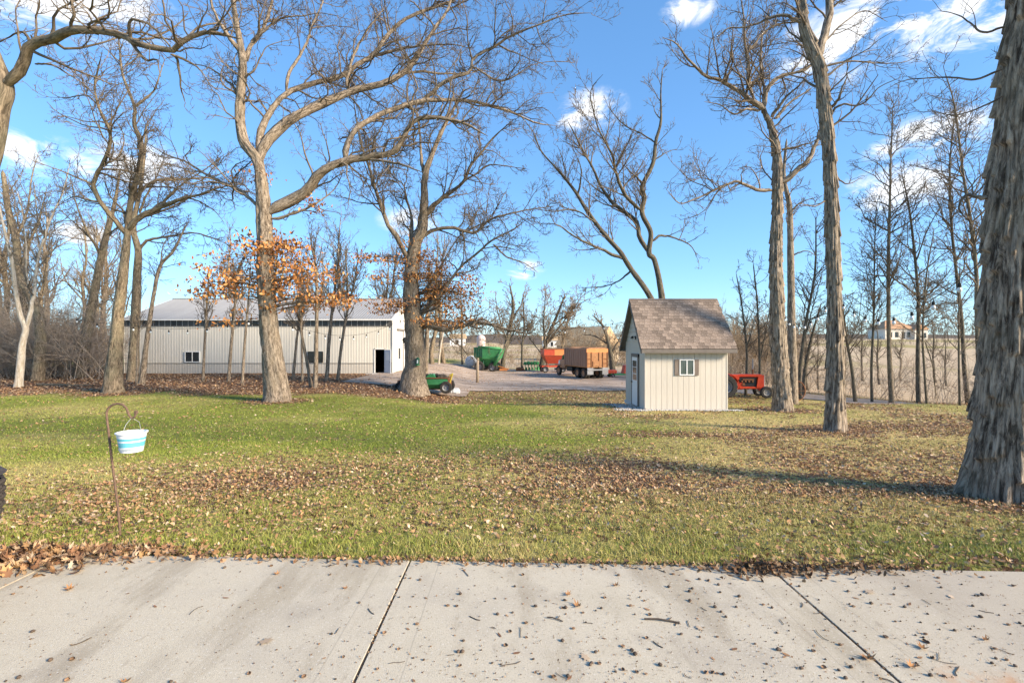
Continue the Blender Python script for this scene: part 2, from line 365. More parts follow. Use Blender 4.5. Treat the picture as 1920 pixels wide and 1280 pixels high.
# patio
def patio_mat():
    m = pmat('concrete', (.47, .405, .30), (.65, .57, .44), 1.1, .9, .25, bscale=160, detail=10)
    nt = m.node_tree; L = nt.links.new; b = nt.nodes['Principled BSDF']
    tc = N(nt, 'ShaderNodeTexCoord').outputs['Object']
    src = b.inputs['Base Color'].links[0].from_socket
    def mixin(fac, colr, amt):
        nonlocal src
        mm = N(nt, 'ShaderNodeMath', operation='MULTIPLY'); L(fac, mm.inputs[0]); mm.inputs[1].default_value = amt
        mx = N(nt, 'ShaderNodeMixRGB'); L(mm.outputs[0], mx.inputs[0]); L(src, mx.inputs[1]); mx.inputs[2].default_value = (*colr, 1); src = mx.outputs[0]
    def nz(scale, a, c, st=(1, 1, 1), det=5.):
        mp = N(nt, 'ShaderNodeMapping'); mp.inputs['Scale'].default_value = st; L(tc, mp.inputs[0])
        n = N(nt, 'ShaderNodeTexNoise', _Scale=scale, _Detail=det, _Roughness=.6); L(mp.outputs[0], n.inputs['Vector'])
        r = N(nt, 'ShaderNodeMapRange'); r.inputs[1].default_value = a; r.inputs[2].default_value = c; L(n.outputs[0], r.inputs[0]); return r.outputs[0]
    mixin(nz(1.1, .46, .68), (.34, .29, .225), .7)
    mixin(nz(3.2, .55, .72, (1.0, .5, 1)), (.30, .25, .19), .5)
    mixin(nz(.8, .52, .60, (2.2, .5, 1), 8.), (.33, .27, .19), .55)
    mixin(nz(95, .54, .70, det=3.), (.28, .235, .18), .65)
    mixin(nz(60, .60, .70, det=2.), (.70, .66, .60), .5)
    mixin(nz(14, .60, .75, (1.5, .6, 1)), (.24, .19, .14), .5)
    sx = N(nt, 'ShaderNodeSeparateXYZ'); L(tc, sx.inputs[0])
    g = N(nt, 'ShaderNodeMapRange'); g.inputs[1].default_value = 1.9; g.inputs[2].default_value = 3.4; L(sx.outputs[0], g.inputs[0])
    mixin(g.outputs[0], (.36, .30, .235), .45)                 # browner right-hand slab, with the tree shade painted into its colour
    for cx, cy, rr in ((2.48, 2.66, .16), (2.72, 2.58, .2), (2.95, 2.55, .14)):
        sb = N(nt, 'ShaderNodeVectorMath', operation='DISTANCE'); L(tc, sb.inputs[0]); sb.inputs[1].default_value = (cx, cy, 0)
        r = N(nt, 'ShaderNodeMapRange', interpolation_type='SMOOTHSTEP'); r.inputs[1].default_value = rr; r.inputs[2].default_value = 0; r.inputs[3].default_value = 0; r.inputs[4].default_value = 1
        L(sb.outputs['Value'], r.inputs[0])
        mm = N(nt, 'ShaderNodeMath', operation='MULTIPLY'); L(r.outputs[0], mm.inputs[0]); L(nz(9, .4, .62), mm.inputs[1]); mixin(mm.outputs[0], (.50, .22, .08), .75)
    for jx in (-.61, -1.08, 2.33, 1.88):                       # trowelled lines beside the joints
        d = N(nt, 'ShaderNodeMath', operation='SUBTRACT'); L(sx.outputs[0], d.inputs[0]); d.inputs[1].default_value = jx
        ab = N(nt, 'ShaderNodeMath', operation='ABSOLUTE'); L(d.outputs[0], ab.inputs[0])
        r = N(nt, 'ShaderNodeMapRange'); r.inputs[1].default_value = .006; r.inputs[2].default_value = .002; L(ab.outputs[0], r.inputs[0])
        mixin(r.outputs[0], (.30, .26, .21), .45)
    L(src, b.inputs['Base Color']); return m
CONC = patio_mat()
SOIL = pmat('soil', (.03, .022, .016), (.07, .05, .035), 20, .95, .5)
def edge_y(x): return 4.09-.04*(x+.8)
pat = M().box(-9.7, 7.95, -12, 3.4, -.10, -.005).build('patio', SOIL); pat['kind'] = 'structure'
js = (-9.8, -6.82, -3.84, -.86, 2.11, 5.08, 8.05)
for a, c in zip(js[:-1], js[1:]):
    g = .008
    for y0, y1 in ((-10, -2.0), (-1.98, None)):
        A, C = a+g, c-g; q = .003
        t0 = edge_y(A) if y1 is None else y1; t1 = edge_y(C) if y1 is None else y1
        bot = [(A, y0, -.11), (C, y0, -.11), (C, t1, -.11), (A, t0, -.11)]
        mid = [(x, y, -q) for x, y, _ in bot]
        top = [(A+q, y0+q, 0), (C-q, y0+q, 0), (C-q, t1-q, 0), (A+q, t0-q, 0)]
        s = M().add(bot+mid+top, [(3,2,1,0),(8,9,10,11)]+[(k*4+i, k*4+(i+1) % 4, k*4+4+(i+1) % 4, k*4+4+i) for k in (0, 1) for i in range(4)])
        s.build('slab', CONC, pat)
# ---------------------------------------------------------------- grass blades and fallen leaves
def blades(n, y0, y1, hmin, hmax, wd, seed, tri=False):
    r = rng(seed)
    y = np.sqrt(r.uniform(y0**2, y1**2, n)); x = r.uniform(-1.12, 1.12, n)*y
    lm = leaf_mask(x, y)
    ok = (r.random(n) > lm*.8) & (y > edge_y(x)+.0)
    x, y, lm = x[ok], y[ok], lm[ok]; n = len(x)
    d = dry_mask(x, y); clump = fbm(x*2.2, y*2.2, 3.0)**1.6*1.7+.5*np.exp(-((y-4.35)/.3)**2)
    h = r.uniform(hmin, hmax, n)*(.55+.9*clump); a = r.uniform(0, 6.283, n); lean = r.uniform(.2, 1.3, n)*h
    z = gz(x, y)-.006
    ca, sa = np.cos(a), np.sin(a); b = r.uniform(0, 6.283, n); cb, sb = np.cos(b)*wd, np.sin(b)*wd
    B0 = np.stack([x-cb, y-sb, z], -1); B1 = np.stack([x+cb, y+sb, z], -1)
    Mi0 = np.stack([x-cb*.7+ca*lean*.4, y-sb*.7+sa*lean*.4, z+h*.62], -1); Mi1 = np.stack([x+cb*.7+ca*lean*.4, y+sb*.7+sa*lean*.4, z+h*.62], -1)
    T = np.stack([x+ca*lean, y+sa*lean, z+h], -1)
    V = np.stack([B0, B1, T] if tri else [B0, B1, Mi1, Mi0, T], 1).reshape(-1, 3); kk = 3 if tri else 5; i = np.arange(n)[:, None]*kk
    f = np.clip(d*.8+r.normal(0, .24, n), 0, 1)[:, None]; g2 = r.random((n, 1))
    c = (1-f)*((1-g2)*np.array([[.125, .185, .018]])+g2*np.array([[.30, .335, .05]]))+f*((1-g2)*np.array([[.40, .31, .10]])+g2*np.array([[.62, .50, .25]]))
    c = np.repeat(np.concatenate([c, np.ones((n, 1))], 1)[:, None], kk, 1)
    if tri: return V, None, i+np.array([[0, 1, 2]]), c.reshape(-1, 4)
    return V, i+np.array([[0, 1, 2, 3]]), i+np.array([[3, 2, 4]]), c.reshape(-1, 4)
def join(name, packs, mat, smooth=False):
    V, q, t, c, b = [], [], [], [], 0
    for v, f4, f3, cc in packs:
        V.append(v); c.append(cc); b0 = b; b += len(v)
        if f4 is not None: q.append(f4+b0)
        if f3 is not None: t.append(f3+b0)
    me = mk(name, np.concatenate(V), np.concatenate(q) if q else None, np.concatenate(t) if t else None, {'col': ('FLOAT_COLOR', np.concatenate(c))}, smooth)
    return link(name, me, mat)
o = join('grass', [blades(105000, 3.9, 6.4, .022, .055, .0026, 1), blades(95000, 6.4, 11, .022, .05, .0048, 2, True), blades(60000, 11, 24, .025, .05, .010, 3, True)], GRASS)
tag(o, 'short winter lawn grass, green mixed with straw', 'grass', kind='stuff')
LEAFC = np.array([[.36,.20,.10],[.44,.27,.15],[.27,.14,.075],[.50,.34,.20],[.38,.21,.10],[.31,.175,.10],[.20,.11,.065],[.54,.40,.27],[.46,.27,.12]])
def lobed():
    a = np.linspace(0, 2*np.pi, 15)[:-1]; rr = np.where(np.arange(14) % 2 == 0, 1.0, .52); rr[0] = 1.1
    P = np.stack([np.cos(a)*rr*.62, np.sin(a)*rr*.36, np.zeros(14)], -1)
    return np.concatenate([[[0, 0, 0]], P]), np.array([[0, i+1, (i+1) % 14+1] for i in range(14)])
def flat2():
    P = np.array([[-.5, -.05, 0], [.05, -.26, 0], [.5, .04, 0], [0, .26, 0]]); return P, np.array([[0, 1, 3], [1, 2, 3]])
def simple():
    P = np.array([[-.5, 0, 0], [-.15, .26, 0], [.25, .22, 0], [.55, 0, 0], [.2, -.24, 0], [-.2, -.2, 0]])
    return P, np.array([[0, 1, 5], [1, 4, 5], [1, 2, 4], [2, 3, 4]])
def leaves(pos, size, seed, shape, tilt=.45, curl=.5, dark=1.0, cols=None):
    r = rng(seed); P, T = shape; n = len(pos); k = len(P); cols = LEAFC if cols is None else cols
    Q = np.repeat(P[None], n, 0)*np.asarray(size).reshape(-1, 1, 1)*np.ones((n, 1, 1))
    asp = r.uniform(.65, 1.25, (n, 1)); Q[:, :, 1] *= asp
    cu = r.normal(.15, curl, (n, 1)); sz = np.asarray(size).reshape(-1, 1)*np.ones((n, 1))
    Q[:, :, 2] = cu*(Q[:, :, 0]**2+1.6*Q[:, :, 1]**2)/sz*1.8
    ax, ay, az = r.normal(0, tilt, n), r.normal(0, tilt, n), r.uniform(0, 6.283, n)
    def rot(Q, i, j, t):
        c, s = np.cos(t)[:, None], np.sin(t)[:, None]; a, b = Q[:, :, i]*c-Q[:, :, j]*s, Q[:, :, i]*s+Q[:, :, j]*c
        Q[:, :, i] = a; Q[:, :, j] = b
    rot(Q, 1, 2, ax); rot(Q, 0, 2, ay); rot(Q, 0, 1, az)
    V = (Q+np.asarray(pos)[:, None, :]).reshape(-1, 3)
    c = cols[r.integers(0, len(cols), n)]*r.uniform(.7, 1.2, (n, 1))*dark
    c = np.repeat(np.concatenate([c, np.ones((n, 1))], 1)[:, None], k, 1).reshape(-1, 4)
    return V, None, (np.arange(n)[:, None, None]*k+T[None]).reshape(-1, 3), c
def scatter(n, y0, y1, seed, xr=1.12, power=1.0):
    r = rng(seed); y = np.sqrt(r.uniform(y0**2, y1**2, n)); x = r.uniform(-xr, xr, n)*y
    ok = (r.random(n) < leaf_mask(x, y)**power) & (y > edge_y(x)+.02) & (yard_mask(x, y) < .4) & ((np.abs(y-road_y(x)) > 2.6) | (x < 12))
    x, y = x[ok], y[ok]; return np.stack([x, y, gz(x, y)+r.uniform(.008, .045, len(x))], -1)
p0 = scatter(42000, 4.0, 7.0, 5); p1 = scatter(90000, 7.0, 14, 6); p2 = scatter(70000, 14, 27, 7); p3 = scatter(46000, 25, 40, 8, 1.1)
rr = rng(55)
packs = [leaves(p0, rr.uniform(.02, .058, len(p0)), 11, simple()), leaves(p1, rr.uniform(.03, .07, len(p1)), 12, flat2()),
         leaves(p2, rr.uniform(.06, .13, len(p2)), 13, flat2(), .3), leaves(p3, rr.uniform(.10, .20, len(p3)), 14, flat2(), .3)]
ry_ = rng(58); yx, yy = ry_.uniform(-12, 15, 9000), ry_.uniform(30, 62, 9000); ok_ = (yard_mask(yx, yy) > .5) & (ry_.random(9000) < .15+.9*sst(.45, .65, fbm(yx*.4, yy*.4, 4.0)))
yx, yy = yx[ok_], yy[ok_]; packs.append(leaves(np.stack([yx, yy, gz(yx, yy)+.05], -1), ry_.uniform(.08, .18, len(yx)), 59, flat2(), .3))
tag(join('fallen_leaves', packs, LEAF), 'brown fallen leaves scattered over the lawn and under the trees', 'leaves', kind='stuff')
# heap of leaves against the left end of the patio, and the windrow at the right-hand joint
def heap(seed, n, cx, cy, sx, sy, hh, size, shape, dark=1.0, zmin=0):
    r = rng(seed); x = cx+r.normal(0, sx, n); y = cy+r.normal(0, sy, n)
    h = hh*np.exp(-((x-cx)/sx/1.6)**2-((y-cy)/sy/1.4)**2)*r.uniform(.1, 1, n)
    z = np.where(y < edge_y(x), .012, gz(x, y)+.02)+h
    return leaves(np.stack([x, y, z], -1), r.uniform(*size, n), seed+1, shape, .6, .5, dark)
lp = [heap(31, 700, -4.1, 4.12, .36, .13, .11, (.04, .10), lobed(), .85), heap(33, 300, -3.35, 4.27, .35, .08, .06, (.04, .09), lobed(), .85), heap(35, 110, -2.6, 4.2, .5, .05, .02, (.03, .07), lobed(), .85),
      heap(36, 300, -4.6, 3.85, .35, .16, .08, (.05, .12), lobed())]
tag(join('leaf_pile', lp, LEAF), 'heap of dry oak leaves against the left end of the patio', 'leaves', kind='stuff')
lp = [heap(41, 620, 2.05, 3.93, .22, .07, .05, (.02, .06), simple(), .5), heap(43, 500, 2.7, 3.93, .4, .05, .03, (.02, .05), simple(), .55), heap(45, 500, 1.0, 4.02, 1.1, .04, .02, (.02, .05), simple(), .6),
      heap(47, 400, -1.2, 4.11, 1.1, .04, .02, (.02, .06), simple(), .8)]
tag(join('leaf_windrow', lp, LEAF), 'dark leaf crumbs gathered along the patio edge at the right joint', 'leaves', kind='stuff')
# ---------------------------------------------------------------- trees
def catmull(P, K):
    P = np.asarray(P, float); n = len(P)
    if n == 2: t = np.linspace(0, 1, K)[:, None]; return P[0]*(1-t)+P[1]*t
    d = np.concatenate([[0], np.cumsum(np.linalg.norm(np.diff(P[:, :3], axis=0), axis=1))]); d /= d[-1]
    E = np.concatenate([[2*P[0]-P[1]], P, [2*P[-1]-P[-2]]]); u = np.linspace(0, 1, K); i = np.clip(np.searchsorted(d, u, 'right')-1, 0, n-2)
    f = ((u-d[i])/(d[i+1]-d[i]))[:, None]; a, b, c, e = E[i], E[i+1], E[i+2], E[i+3]
    return .5*(2*b+(c-a)*f+(2*a-5*b+4*c-e)*f*f+(3*b-a-3*c+e)*f**3)
def unit(v): return v/np.maximum(np.linalg.norm(v, axis=-1, keepdims=True), 1e-9)
def tubes(P, Rd, S, disp=None, off=0.0):
    """P (N,K,3) centre lines, Rd (N,K) radii -> verts, quads, bark coordinates"""
    n, K, _ = P.shape; T = unit(np.gradient(P, axis=1))
    ref = np.where(np.abs(T[:, 0, 2:3]) > .8, np.array([[1., 0, 0]]), np.array([[0, 0, 1.]]))
    U = np.zeros_like(P); u = unit(np.cross(T[:, 0], ref))
    for k in range(K):
        u = unit(u-(u*T[:, k]).sum(-1, keepdims=True)*T[:, k]); U[:, k] = u
    W = np.cross(T, U); a = np.arange(S)*2*np.pi/S
    s = np.concatenate([np.zeros((n, 1)), np.cumsum(np.linalg.norm(np.diff(P, axis=1), axis=2), 1)], 1)
    rad = Rd[:, :, None]*np.ones((1, 1, S))
    if disp is not None: rad = disp(rad, a[None, None, :]*np.ones_like(rad), s[:, :, None]*np.ones_like(rad), P)
    V = P[:, :, None]+rad[..., None]*(np.cos(a)[None, None, :, None]*U[:, :, None]+np.sin(a)[None, None, :, None]*W[:, :, None])
    bc = np.stack([np.cos(a)*Rd[:, :, None], np.sin(a)*Rd[:, :, None], (s+np.arange(n)[:, None]*3.7+off)[:, :, None]*np.ones(S)], -1)
    i = np.arange(n*K*S).reshape(n, K, S); j = np.roll(i, -1, 2)
    Q = np.stack([i[:, :-1], j[:, :-1], j[:, 1:], i[:, 1:]], -1).reshape(-1, 4)
    return V.reshape(-1, 3), Q, bc.reshape(-1, 3)
class Bag:
    def __init__(s): s.V, s.Q, s.B, s.n = [], [], [], 0
    def add(s, V, Q, B): s.V.append(V); s.Q.append(Q+s.n); s.B.append(B); s.n += len(V)
    def mesh(s, name, org=(0, 0, 0)): return mk(name, np.concatenate(s.V)-np.asarray(org), np.concatenate(s.Q), None, {'bc': ('FLOAT_VECTOR', np.concatenate(s.B))}, True)
def sprout(P, Rd, per_m, seed, t0=.15, t1=1.0, lf=(.3, .6), lmax=9, lmin=.12, ang=(35, 65), wig=.18, up=.05, K=6, rmin=.005, rf=.6, cmax=40, taper=.72):
    """children of every polyline of P: returns (P', R')"""
    r = rng(seed); n, Kp, _ = P.shape
    Lp = np.linalg.norm(np.diff(P, axis=1), axis=2).sum(1)
    cnt = np.clip(np.round(Lp*per_m*r.uniform(.7, 1.3, n)), 1, cmax).astype(int)
    pid = np.repeat(np.arange(n), cnt); m = len(pid)
    t = r.uniform(t0, t1, m); f = t*(Kp-1); i = np.minimum(f.astype(int), Kp-2); f = (f-i)[:, None]
    o = P[pid, i]*(1-f)+P[pid, i+1]*f; T = unit(P[pid, i+1]-P[pid, i]); pr = Rd[pid, i]*(1-f[:, 0])+Rd[pid, i+1]*f[:, 0]
    q = unit(np.cross(T, r.normal(size=(m, 3)))); a = np.radians(r.uniform(*ang, m))[:, None]
    d = unit(np.cos(a)*T+np.sin(a)*q+np.array([[0, 0, up*2]]))
    ln = np.clip(Lp[pid]*r.uniform(*lf, m)*(1.25-.75*t), lmin, lmax)
    r0 = np.clip(np.minimum(pr*rf,   .017*ln+.004), rmin, None)
    out = np.empty((m, K, 3)); out[:, 0] = o
    for k in range(1, K):
        d = unit(d+r.normal(size=(m, 3))*wig+np.array([[0, 0, up]])); out[:, k] = out[:, k-1]+d*(ln/(K-1))[:, None]
    return out, np.maximum(r0[:, None]*(1-taper*np.linspace(0, 1, K)[None]), rmin*.7)
def resamp(P, Rd, K):
    """list of polylines of different lengths to one (N,K) array"""
    return np.stack([catmull(p, K) for p in P]), np.stack([np.interp(np.linspace(0, 1, K), np.linspace(0, 1, len(q)), q) for q in Rd])
def flare_disp(amp, seed, h0=.5, lobes=5, rough=.06, shag=0, base_s=0):
    ph = rng(seed).uniform(0, 6.28, 3)
    def f(rad, a, s, P):
        fl = amp*np.exp(-np.maximum(s-base_s, 0)/h0)*(.55+.45*np.cos(lobes*a+ph[0]+.6*np.sin(2*a+ph[1])))
        x, y = np.cos(a)*rad, np.sin(a)*rad
        n = vnoise(x*9+seed, y*9, s*1.6)+.5*vnoise(x*22, y*22+seed, s*4)
        o = rad*(1+fl)+(n-.75)*rough*np.minimum(rad*3, 1)
        o = o+.05*rad*(vnoise(x*2.5+5, y*2.5, s*.9+seed)-.5)*2
        if shag:                                  # overlapping plates that lift at their lower ends
            per = 2*np.pi*np.maximum(rad.mean(), .05); cols = max(8, int(per/(.048 if rad.mean() > .3 else .065)))
            wa = a+.22*(vnoise(s*1.3+seed, a*1.2)-.5)+.06*(vnoise(s*6, a*3+seed)-.5)
            cu = wa/(2*np.pi)*cols; ci = np.floor(cu); fr = cu-ci
            ln_ = (.35 if rad.mean() < .3 else .40)+(.5 if rad.mean() < .3 else .75)*_h(ci.astype(np.int64), np.int64(seed), np.int64(3)); ofs = _h(ci.astype(np.int64), np.int64(seed+7), np.int64(1))*3
            v = s/ln_+ofs; fv = v-np.floor(v); hh = _h(ci.astype(np.int64), np.floor(v).astype(np.int64), np.int64(seed))
            plate = (1-fv)**1.5*(.35+.9*hh)+.35*hh
            groove = np.clip(np.minimum(fr, 1-fr)/.28, 0, 1)**.7
            o = o+shag*(plate*groove-.75)+shag*.35*(vnoise(cu*3, s*5)-.5)
        return o
    return f
def traced(trunk, limbs, Y, seed):
    """trunk: (px,py,width px); limbs: ([(px,py),...], w0, w1). Returns 3-D polylines with radii"""
    r = rng(seed); out = [[np.array([[p[0], p[1]] for p in trunk], float), np.zeros(len(trunk)), np.array([p[2] for p in trunk], float)]]
    for pts, w0, w1 in limbs:
        p = np.array([q[:2] for q in pts], float); best = (1e9, 0.0)
        for q, dy, _ in out:
            qq = catmull(np.column_stack([q, dy]), 60); d = np.hypot(qq[:, 0]-p[0, 0], qq[:, 1]-p[0, 1]); i = int(np.argmin(d))
            if d[i] < best[0]: best = (d[i], qq[i, 2])
        ln = np.concatenate([[0], np.cumsum(np.hypot(*np.diff(p, axis=0).T))])*Y/F
        sl = r.uniform(-.55, .55); dy = best[1]+sl*ln+.15*np.sin(ln*1.3+r.uniform(0, 6))*np.minimum(ln, 1)
        out.append([p, dy, w0+(w1-w0)*(ln/ln[-1])**.8])
    P3, R3 = [], []
    for q, dy, wd in out:
        Yq = Y+dy; P3.append(np.stack([(q[:, 0]-960)/F*Yq, Yq, CZ+(640-q[:, 1])/F*Yq], -1)); R3.append(wd/2*Yq/F*np.cos(np.arctan((q[:, 0]-960)/F)))
    return P3, R3
def tree(name, label, trunk, limbs, seed, bark, twig, Y=None, dens=(1.8, 3.2, 4.0, 2.6), group=None, S=24, amp=.10, shag=0, rough=.06, l1=(.22, .5), l1max=3.2, wig=.22, up=.06, cluster=None, cat='tree', trunk_t0=.55, lv4=True, flare_h=.45, trunk_res=.10, ws=1.0, rk=1.0, sides=10):
    Y = Y or gY(trunk[0][0], trunk[0][1])
    trunk = [(a, b, c*ws) for a, b, c in trunk]; limbs = [(a, b*ws, max(1.0, c*ws*.7)) for a, b, c in limbs]
    rmin = .00040*Y*rk
    P3, R3 = traced(trunk, limbs, Y, seed)
    base = P3[0][0].copy(); g = float(gz(base[0], base[1])); base[2] = g
    P3[0][0][2] = min(P3[0][0][2], g)-.12
    root = thing(name, label, cat, tuple(base), group=group)
    bag = Bag(); Ht = np.linalg.norm(np.diff(P3[0], axis=0), axis=1).sum()
    K = max(24, int(Ht/trunk_res)); Pt, Rt = resamp([P3[0]], [R3[0]], K); Rt[:, -1] *= .25; Rt[:, -2] *= .6
    bag.add(*tubes(Pt, Rt, S, flare_disp(amp, seed, flare_h, 5, rough, shag, .12)))
    link('trunk', bag.mesh('trunk', base), bark, root)
    cb = Bag(); r = rng(seed+5)
    if limbs:
        PL, RL = resamp(P3[1:], R3[1:], 26)
        PL[:, 1:] += np.cumsum(r.normal(0, .026, PL[:, 1:].shape), 1)*np.minimum(1, RL[:, 1:, None]*12)
        RL[:, 0] *= .5; RL[:, 1] *= .88; RL[:, -1] *= .35; RL[:, -2] *= .7
        for q in range(len(PL)):
            lb = Bag(); lb.add(*tubes(PL[q:q+1], RL[q:q+1], sides, flare_disp(.12, seed+1+q, .25, 3, rough*1.7))); link('limb', lb.mesh('limb', base), bark, root)
        A, B = sprout(PL, RL, dens[0], seed+11, .10, 1, l1, l1max, .5, wig=wig, up=up, K=8, rmin=rmin*1.5)
        A2, B2 = sprout(Pt, Rt, dens[0]*(.45 if S > 14 else 1.1), seed+12, trunk_t0, 1, (.08, .22) if S > 14 else (.12, .30), l1max, .4, wig=wig, up=up, K=8, rmin=rmin*1.5)
        A, B = np.concatenate([A, A2]), np.concatenate([B, B2])
    else:
        A, B = sprout(Pt, Rt, dens[0]*1.6, seed+12, trunk_t0, 1, (.14, .34), l1max, .4, ang=(28, 55), wig=wig, up=up, K=8, rmin=rmin*1.5)
    cb.add(*tubes(A, B, 4))
    C, D = sprout(A, B, dens[1], seed+13, .10, 1, (.28, .55), 1.7, .25, wig=wig, up=up*.8, K=5, rmin=rmin*1.2); cb.add(*tubes(C, D, 3))
    E, G = sprout(C, D, dens[2], seed+14, .12, 1, (.35, .65), .9, .15, wig=wig*1.2, up=up*.6, K=3, rmin=rmin); cb.add(*tubes(E, G, 3))
    if lv4:
        H, I = sprout(E, G, dens[3], seed+15, .2, 1, (.35, .7), .45, .10, wig=wig, K=2, rmin=rmin*.9); cb.add(*tubes(H, I, 3))
    o = link('crown', cb.mesh('crown', base), twig, root); o['kind'] = 'stuff'
    if cluster:
        pos = []; tb = []; tr = []
        for cx, cy, rx, ry, n in cluster:
            for q in range(max(1, n//7)):
                ux, uy = r.uniform(-1, 1), r.uniform(-1, 1); dx = r.normal(0, .45)*rx*Y/F
                c = at(cx+ux*rx, cy+uy*ry, Y+dx)
                k = int(np.argmin(np.abs(Pt[0, :, 2]-(c[2]-.3)))); s0 = Pt[0, k]
                mid = (s0+c)/2+np.array([0, 0, .15]); tb.append(np.stack([s0, mid, c])); tr.append(np.array([.02, .014, .006]))
                nn = r.integers(16, 30); sp = r.normal(0, 1, (nn, 3))*np.array([.42, .36, .13]); pos.append(c+sp)
        PP, RR = resamp(tb, tr, 6); lb = Bag(); lb.add(*tubes(PP, RR, 4)); o = link('leafy_shoots', lb.mesh('leafy_shoots', base), twig, root); o['kind'] = 'stuff'
        pos = np.concatenate(pos)-base; cols = np.array([[.48,.20,.06],[.58,.27,.09],[.38,.15,.045],[.64,.34,.13],[.26,.10,.04]])
        o = join('dead_leaves', [leaves(pos, r.uniform(.11, .21, len(pos)), seed+3, simple(), 1.0, .5, 1.0, cols)], LEAF); o.parent = root; o['kind'] = 'stuff'
    return root
# the big oak left of centre
tree('oak_tree', 'big oak with a stout pale trunk and sweeping limbs, rusty leaves halfway up', [(519,752,62),(517,725,52),(508,640,43),(500,560,38),(497,480,37),(495,400,37),(490,340,33),(482,300,32),(472,285,26),(456,262,24),(450,220,23),(452,170,21),(455,120,18),(450,80,14),(443,40,11),(437,0,9),(428,-70,6),(424,-160,3)],
  [([(484,296),(488,240),(510,203),(540,172),(590,155),(640,140),(700,104),(716,82),(745,46),(790,22),(850,2),(920,-30)],17,5),
   ([(537,172),(545,135),(570,90),(585,50),(605,5),(618,-50)],8,3), ([(700,104),(760,85),(845,82),(890,95)],8,2),
   ([(487,302),(497,272),(512,250),(535,228),(580,200),(650,168),(700,156),(740,140),(770,110),(800,60),(835,15),(850,-30)],26,4),
   ([(735,143),(790,135),(870,138),(905,130),(940,140)],7,2), ([(652,168),(655,130),(665,95),(690,55),(722,15)],8,3),
   ([(503,398),(545,377),(575,357),(600,325),(640,305),(690,297),(735,289),(755,260),(775,232),(815,224),(870,235),(915,257)],30,4),
   ([(648,303),(650,270),(670,240),(700,222),(740,208),(790,192),(830,190),(900,195),(960,212),(1010,232),(1050,236)],15,3),
   ([(785,193),(820,165),(850,145),(880,133),(886,110),(930,85),(955,68),(1000,50),(1060,28),(1110,25)],10,2),
   ([(885,125),(940,150),(1000,122),(1040,115),(1075,118)],5,2), ([(935,85),(990,110),(1030,125)],4,1.5),
   ([(690,297),(740,306),(790,322)],8,3), ([(488,392),(460,365),(430,347),(395,330),(350,305),(305,288),(270,265)],10,2.5),
   ([(508,410),(560,394),(600,372),(630,345),(642,312)],9,2.5), ([(452,118),(470,85),(495,50),(510,8),(522,-50)],13,4),
   ([(450,100),(430,70),(412,35),(398,0),(385,-50)],11,4), ([(450,180),(425,150),(390,125),(350,118)],7,2),
   ([(452,150),(480,130),(500,90),(545,75),(560,70)],5,2), ([(470,78),(520,40),(570,33),(600,28),(640,35)],6,2)],
  101, BARK_OAK, TWIG, ws=.87, dens=(1.9, 3.1, 3.9, 2.5), l1max=2.8, wig=.32, amp=.10, S=40, rough=.11,
  cluster=[(505,460,55,22,140),(520,480,60,30,200),(420,505,45,28,150),(575,520,50,25,190),(490,540,70,18,120),(620,560,38,18,110),(395,548,35,12,80),(560,570,50,12,60),(480,335,10,8,24),(590,378,20,8,24),(440,595,35,10,30)])
# second oak with rusty leaves, near the yard
tree('oak_tree', 'thick knobbly oak beside the yard with rusty leaves round its trunk', [(776,738,70),(775,712,50),(778,680,43),(777,640,42),(776,600,41),(772,560,34),(770,520,29),(774,485,27),(780,455,22),(792,430,18),(795,390,15),(797,330,13),(808,295,10),(828,247,8),(850,205,6),(872,165,3)],
  [([(766,490),(748,452),(730,428),(710,380),(700,345),(689,309),(676,268),(666,206),(662,170)],13,3), ([(774,462),(765,400),(755,352),(740,338),(728,318),(726,290)],10,3), ([(742,340),(728,338),(720,350)],5,3),
   ([(793,325),(789,280),(785,230),(780,190)],8,2.5), ([(796,405),(815,380),(850,355),(866,340),(880,310),(896,290),(930,250),(965,222)],11,2.5), ([(862,346),(890,330),(920,313),(950,315),(995,320)],5,1.5),
   ([(783,452),(815,432),(845,426),(890,435),(920,410),(950,400),(1000,390),(1045,384)],10,2), ([(784,556),(812,522),(826,498),(846,462),(870,435),(905,420)],6,2),
   ([(785,590),(822,556),(855,515),(872,496),(902,472),(920,457),(965,432),(992,410)],11,2.5), ([(925,458),(950,480),(985,495),(1010,512)],4,1.5),
   ([(790,604),(812,612),(835,619),(870,611),(905,608),(950,616),(1000,627)],15,3), ([(770,640),(760,639),(756,636)],20,15), ([(788,590),(815,578),(832,560),(850,548)],7,2)],
  202, BARK_OAK, TWIG, ws=.84, dens=(1.9, 3.1, 3.9, 2.5), l1max=2.8, wig=.30, amp=.10, S=40, rough=.12,
  cluster=[(775,470,25,20,90),(715,487,45,8,110),(800,505,40,18,140),(745,525,45,15,120),(840,530,45,22,260),(780,570,70,14,230),(860,560,38,20,170),(830,605,55,10,150),(735,575,30,12,60),(875,600,30,10,70)])
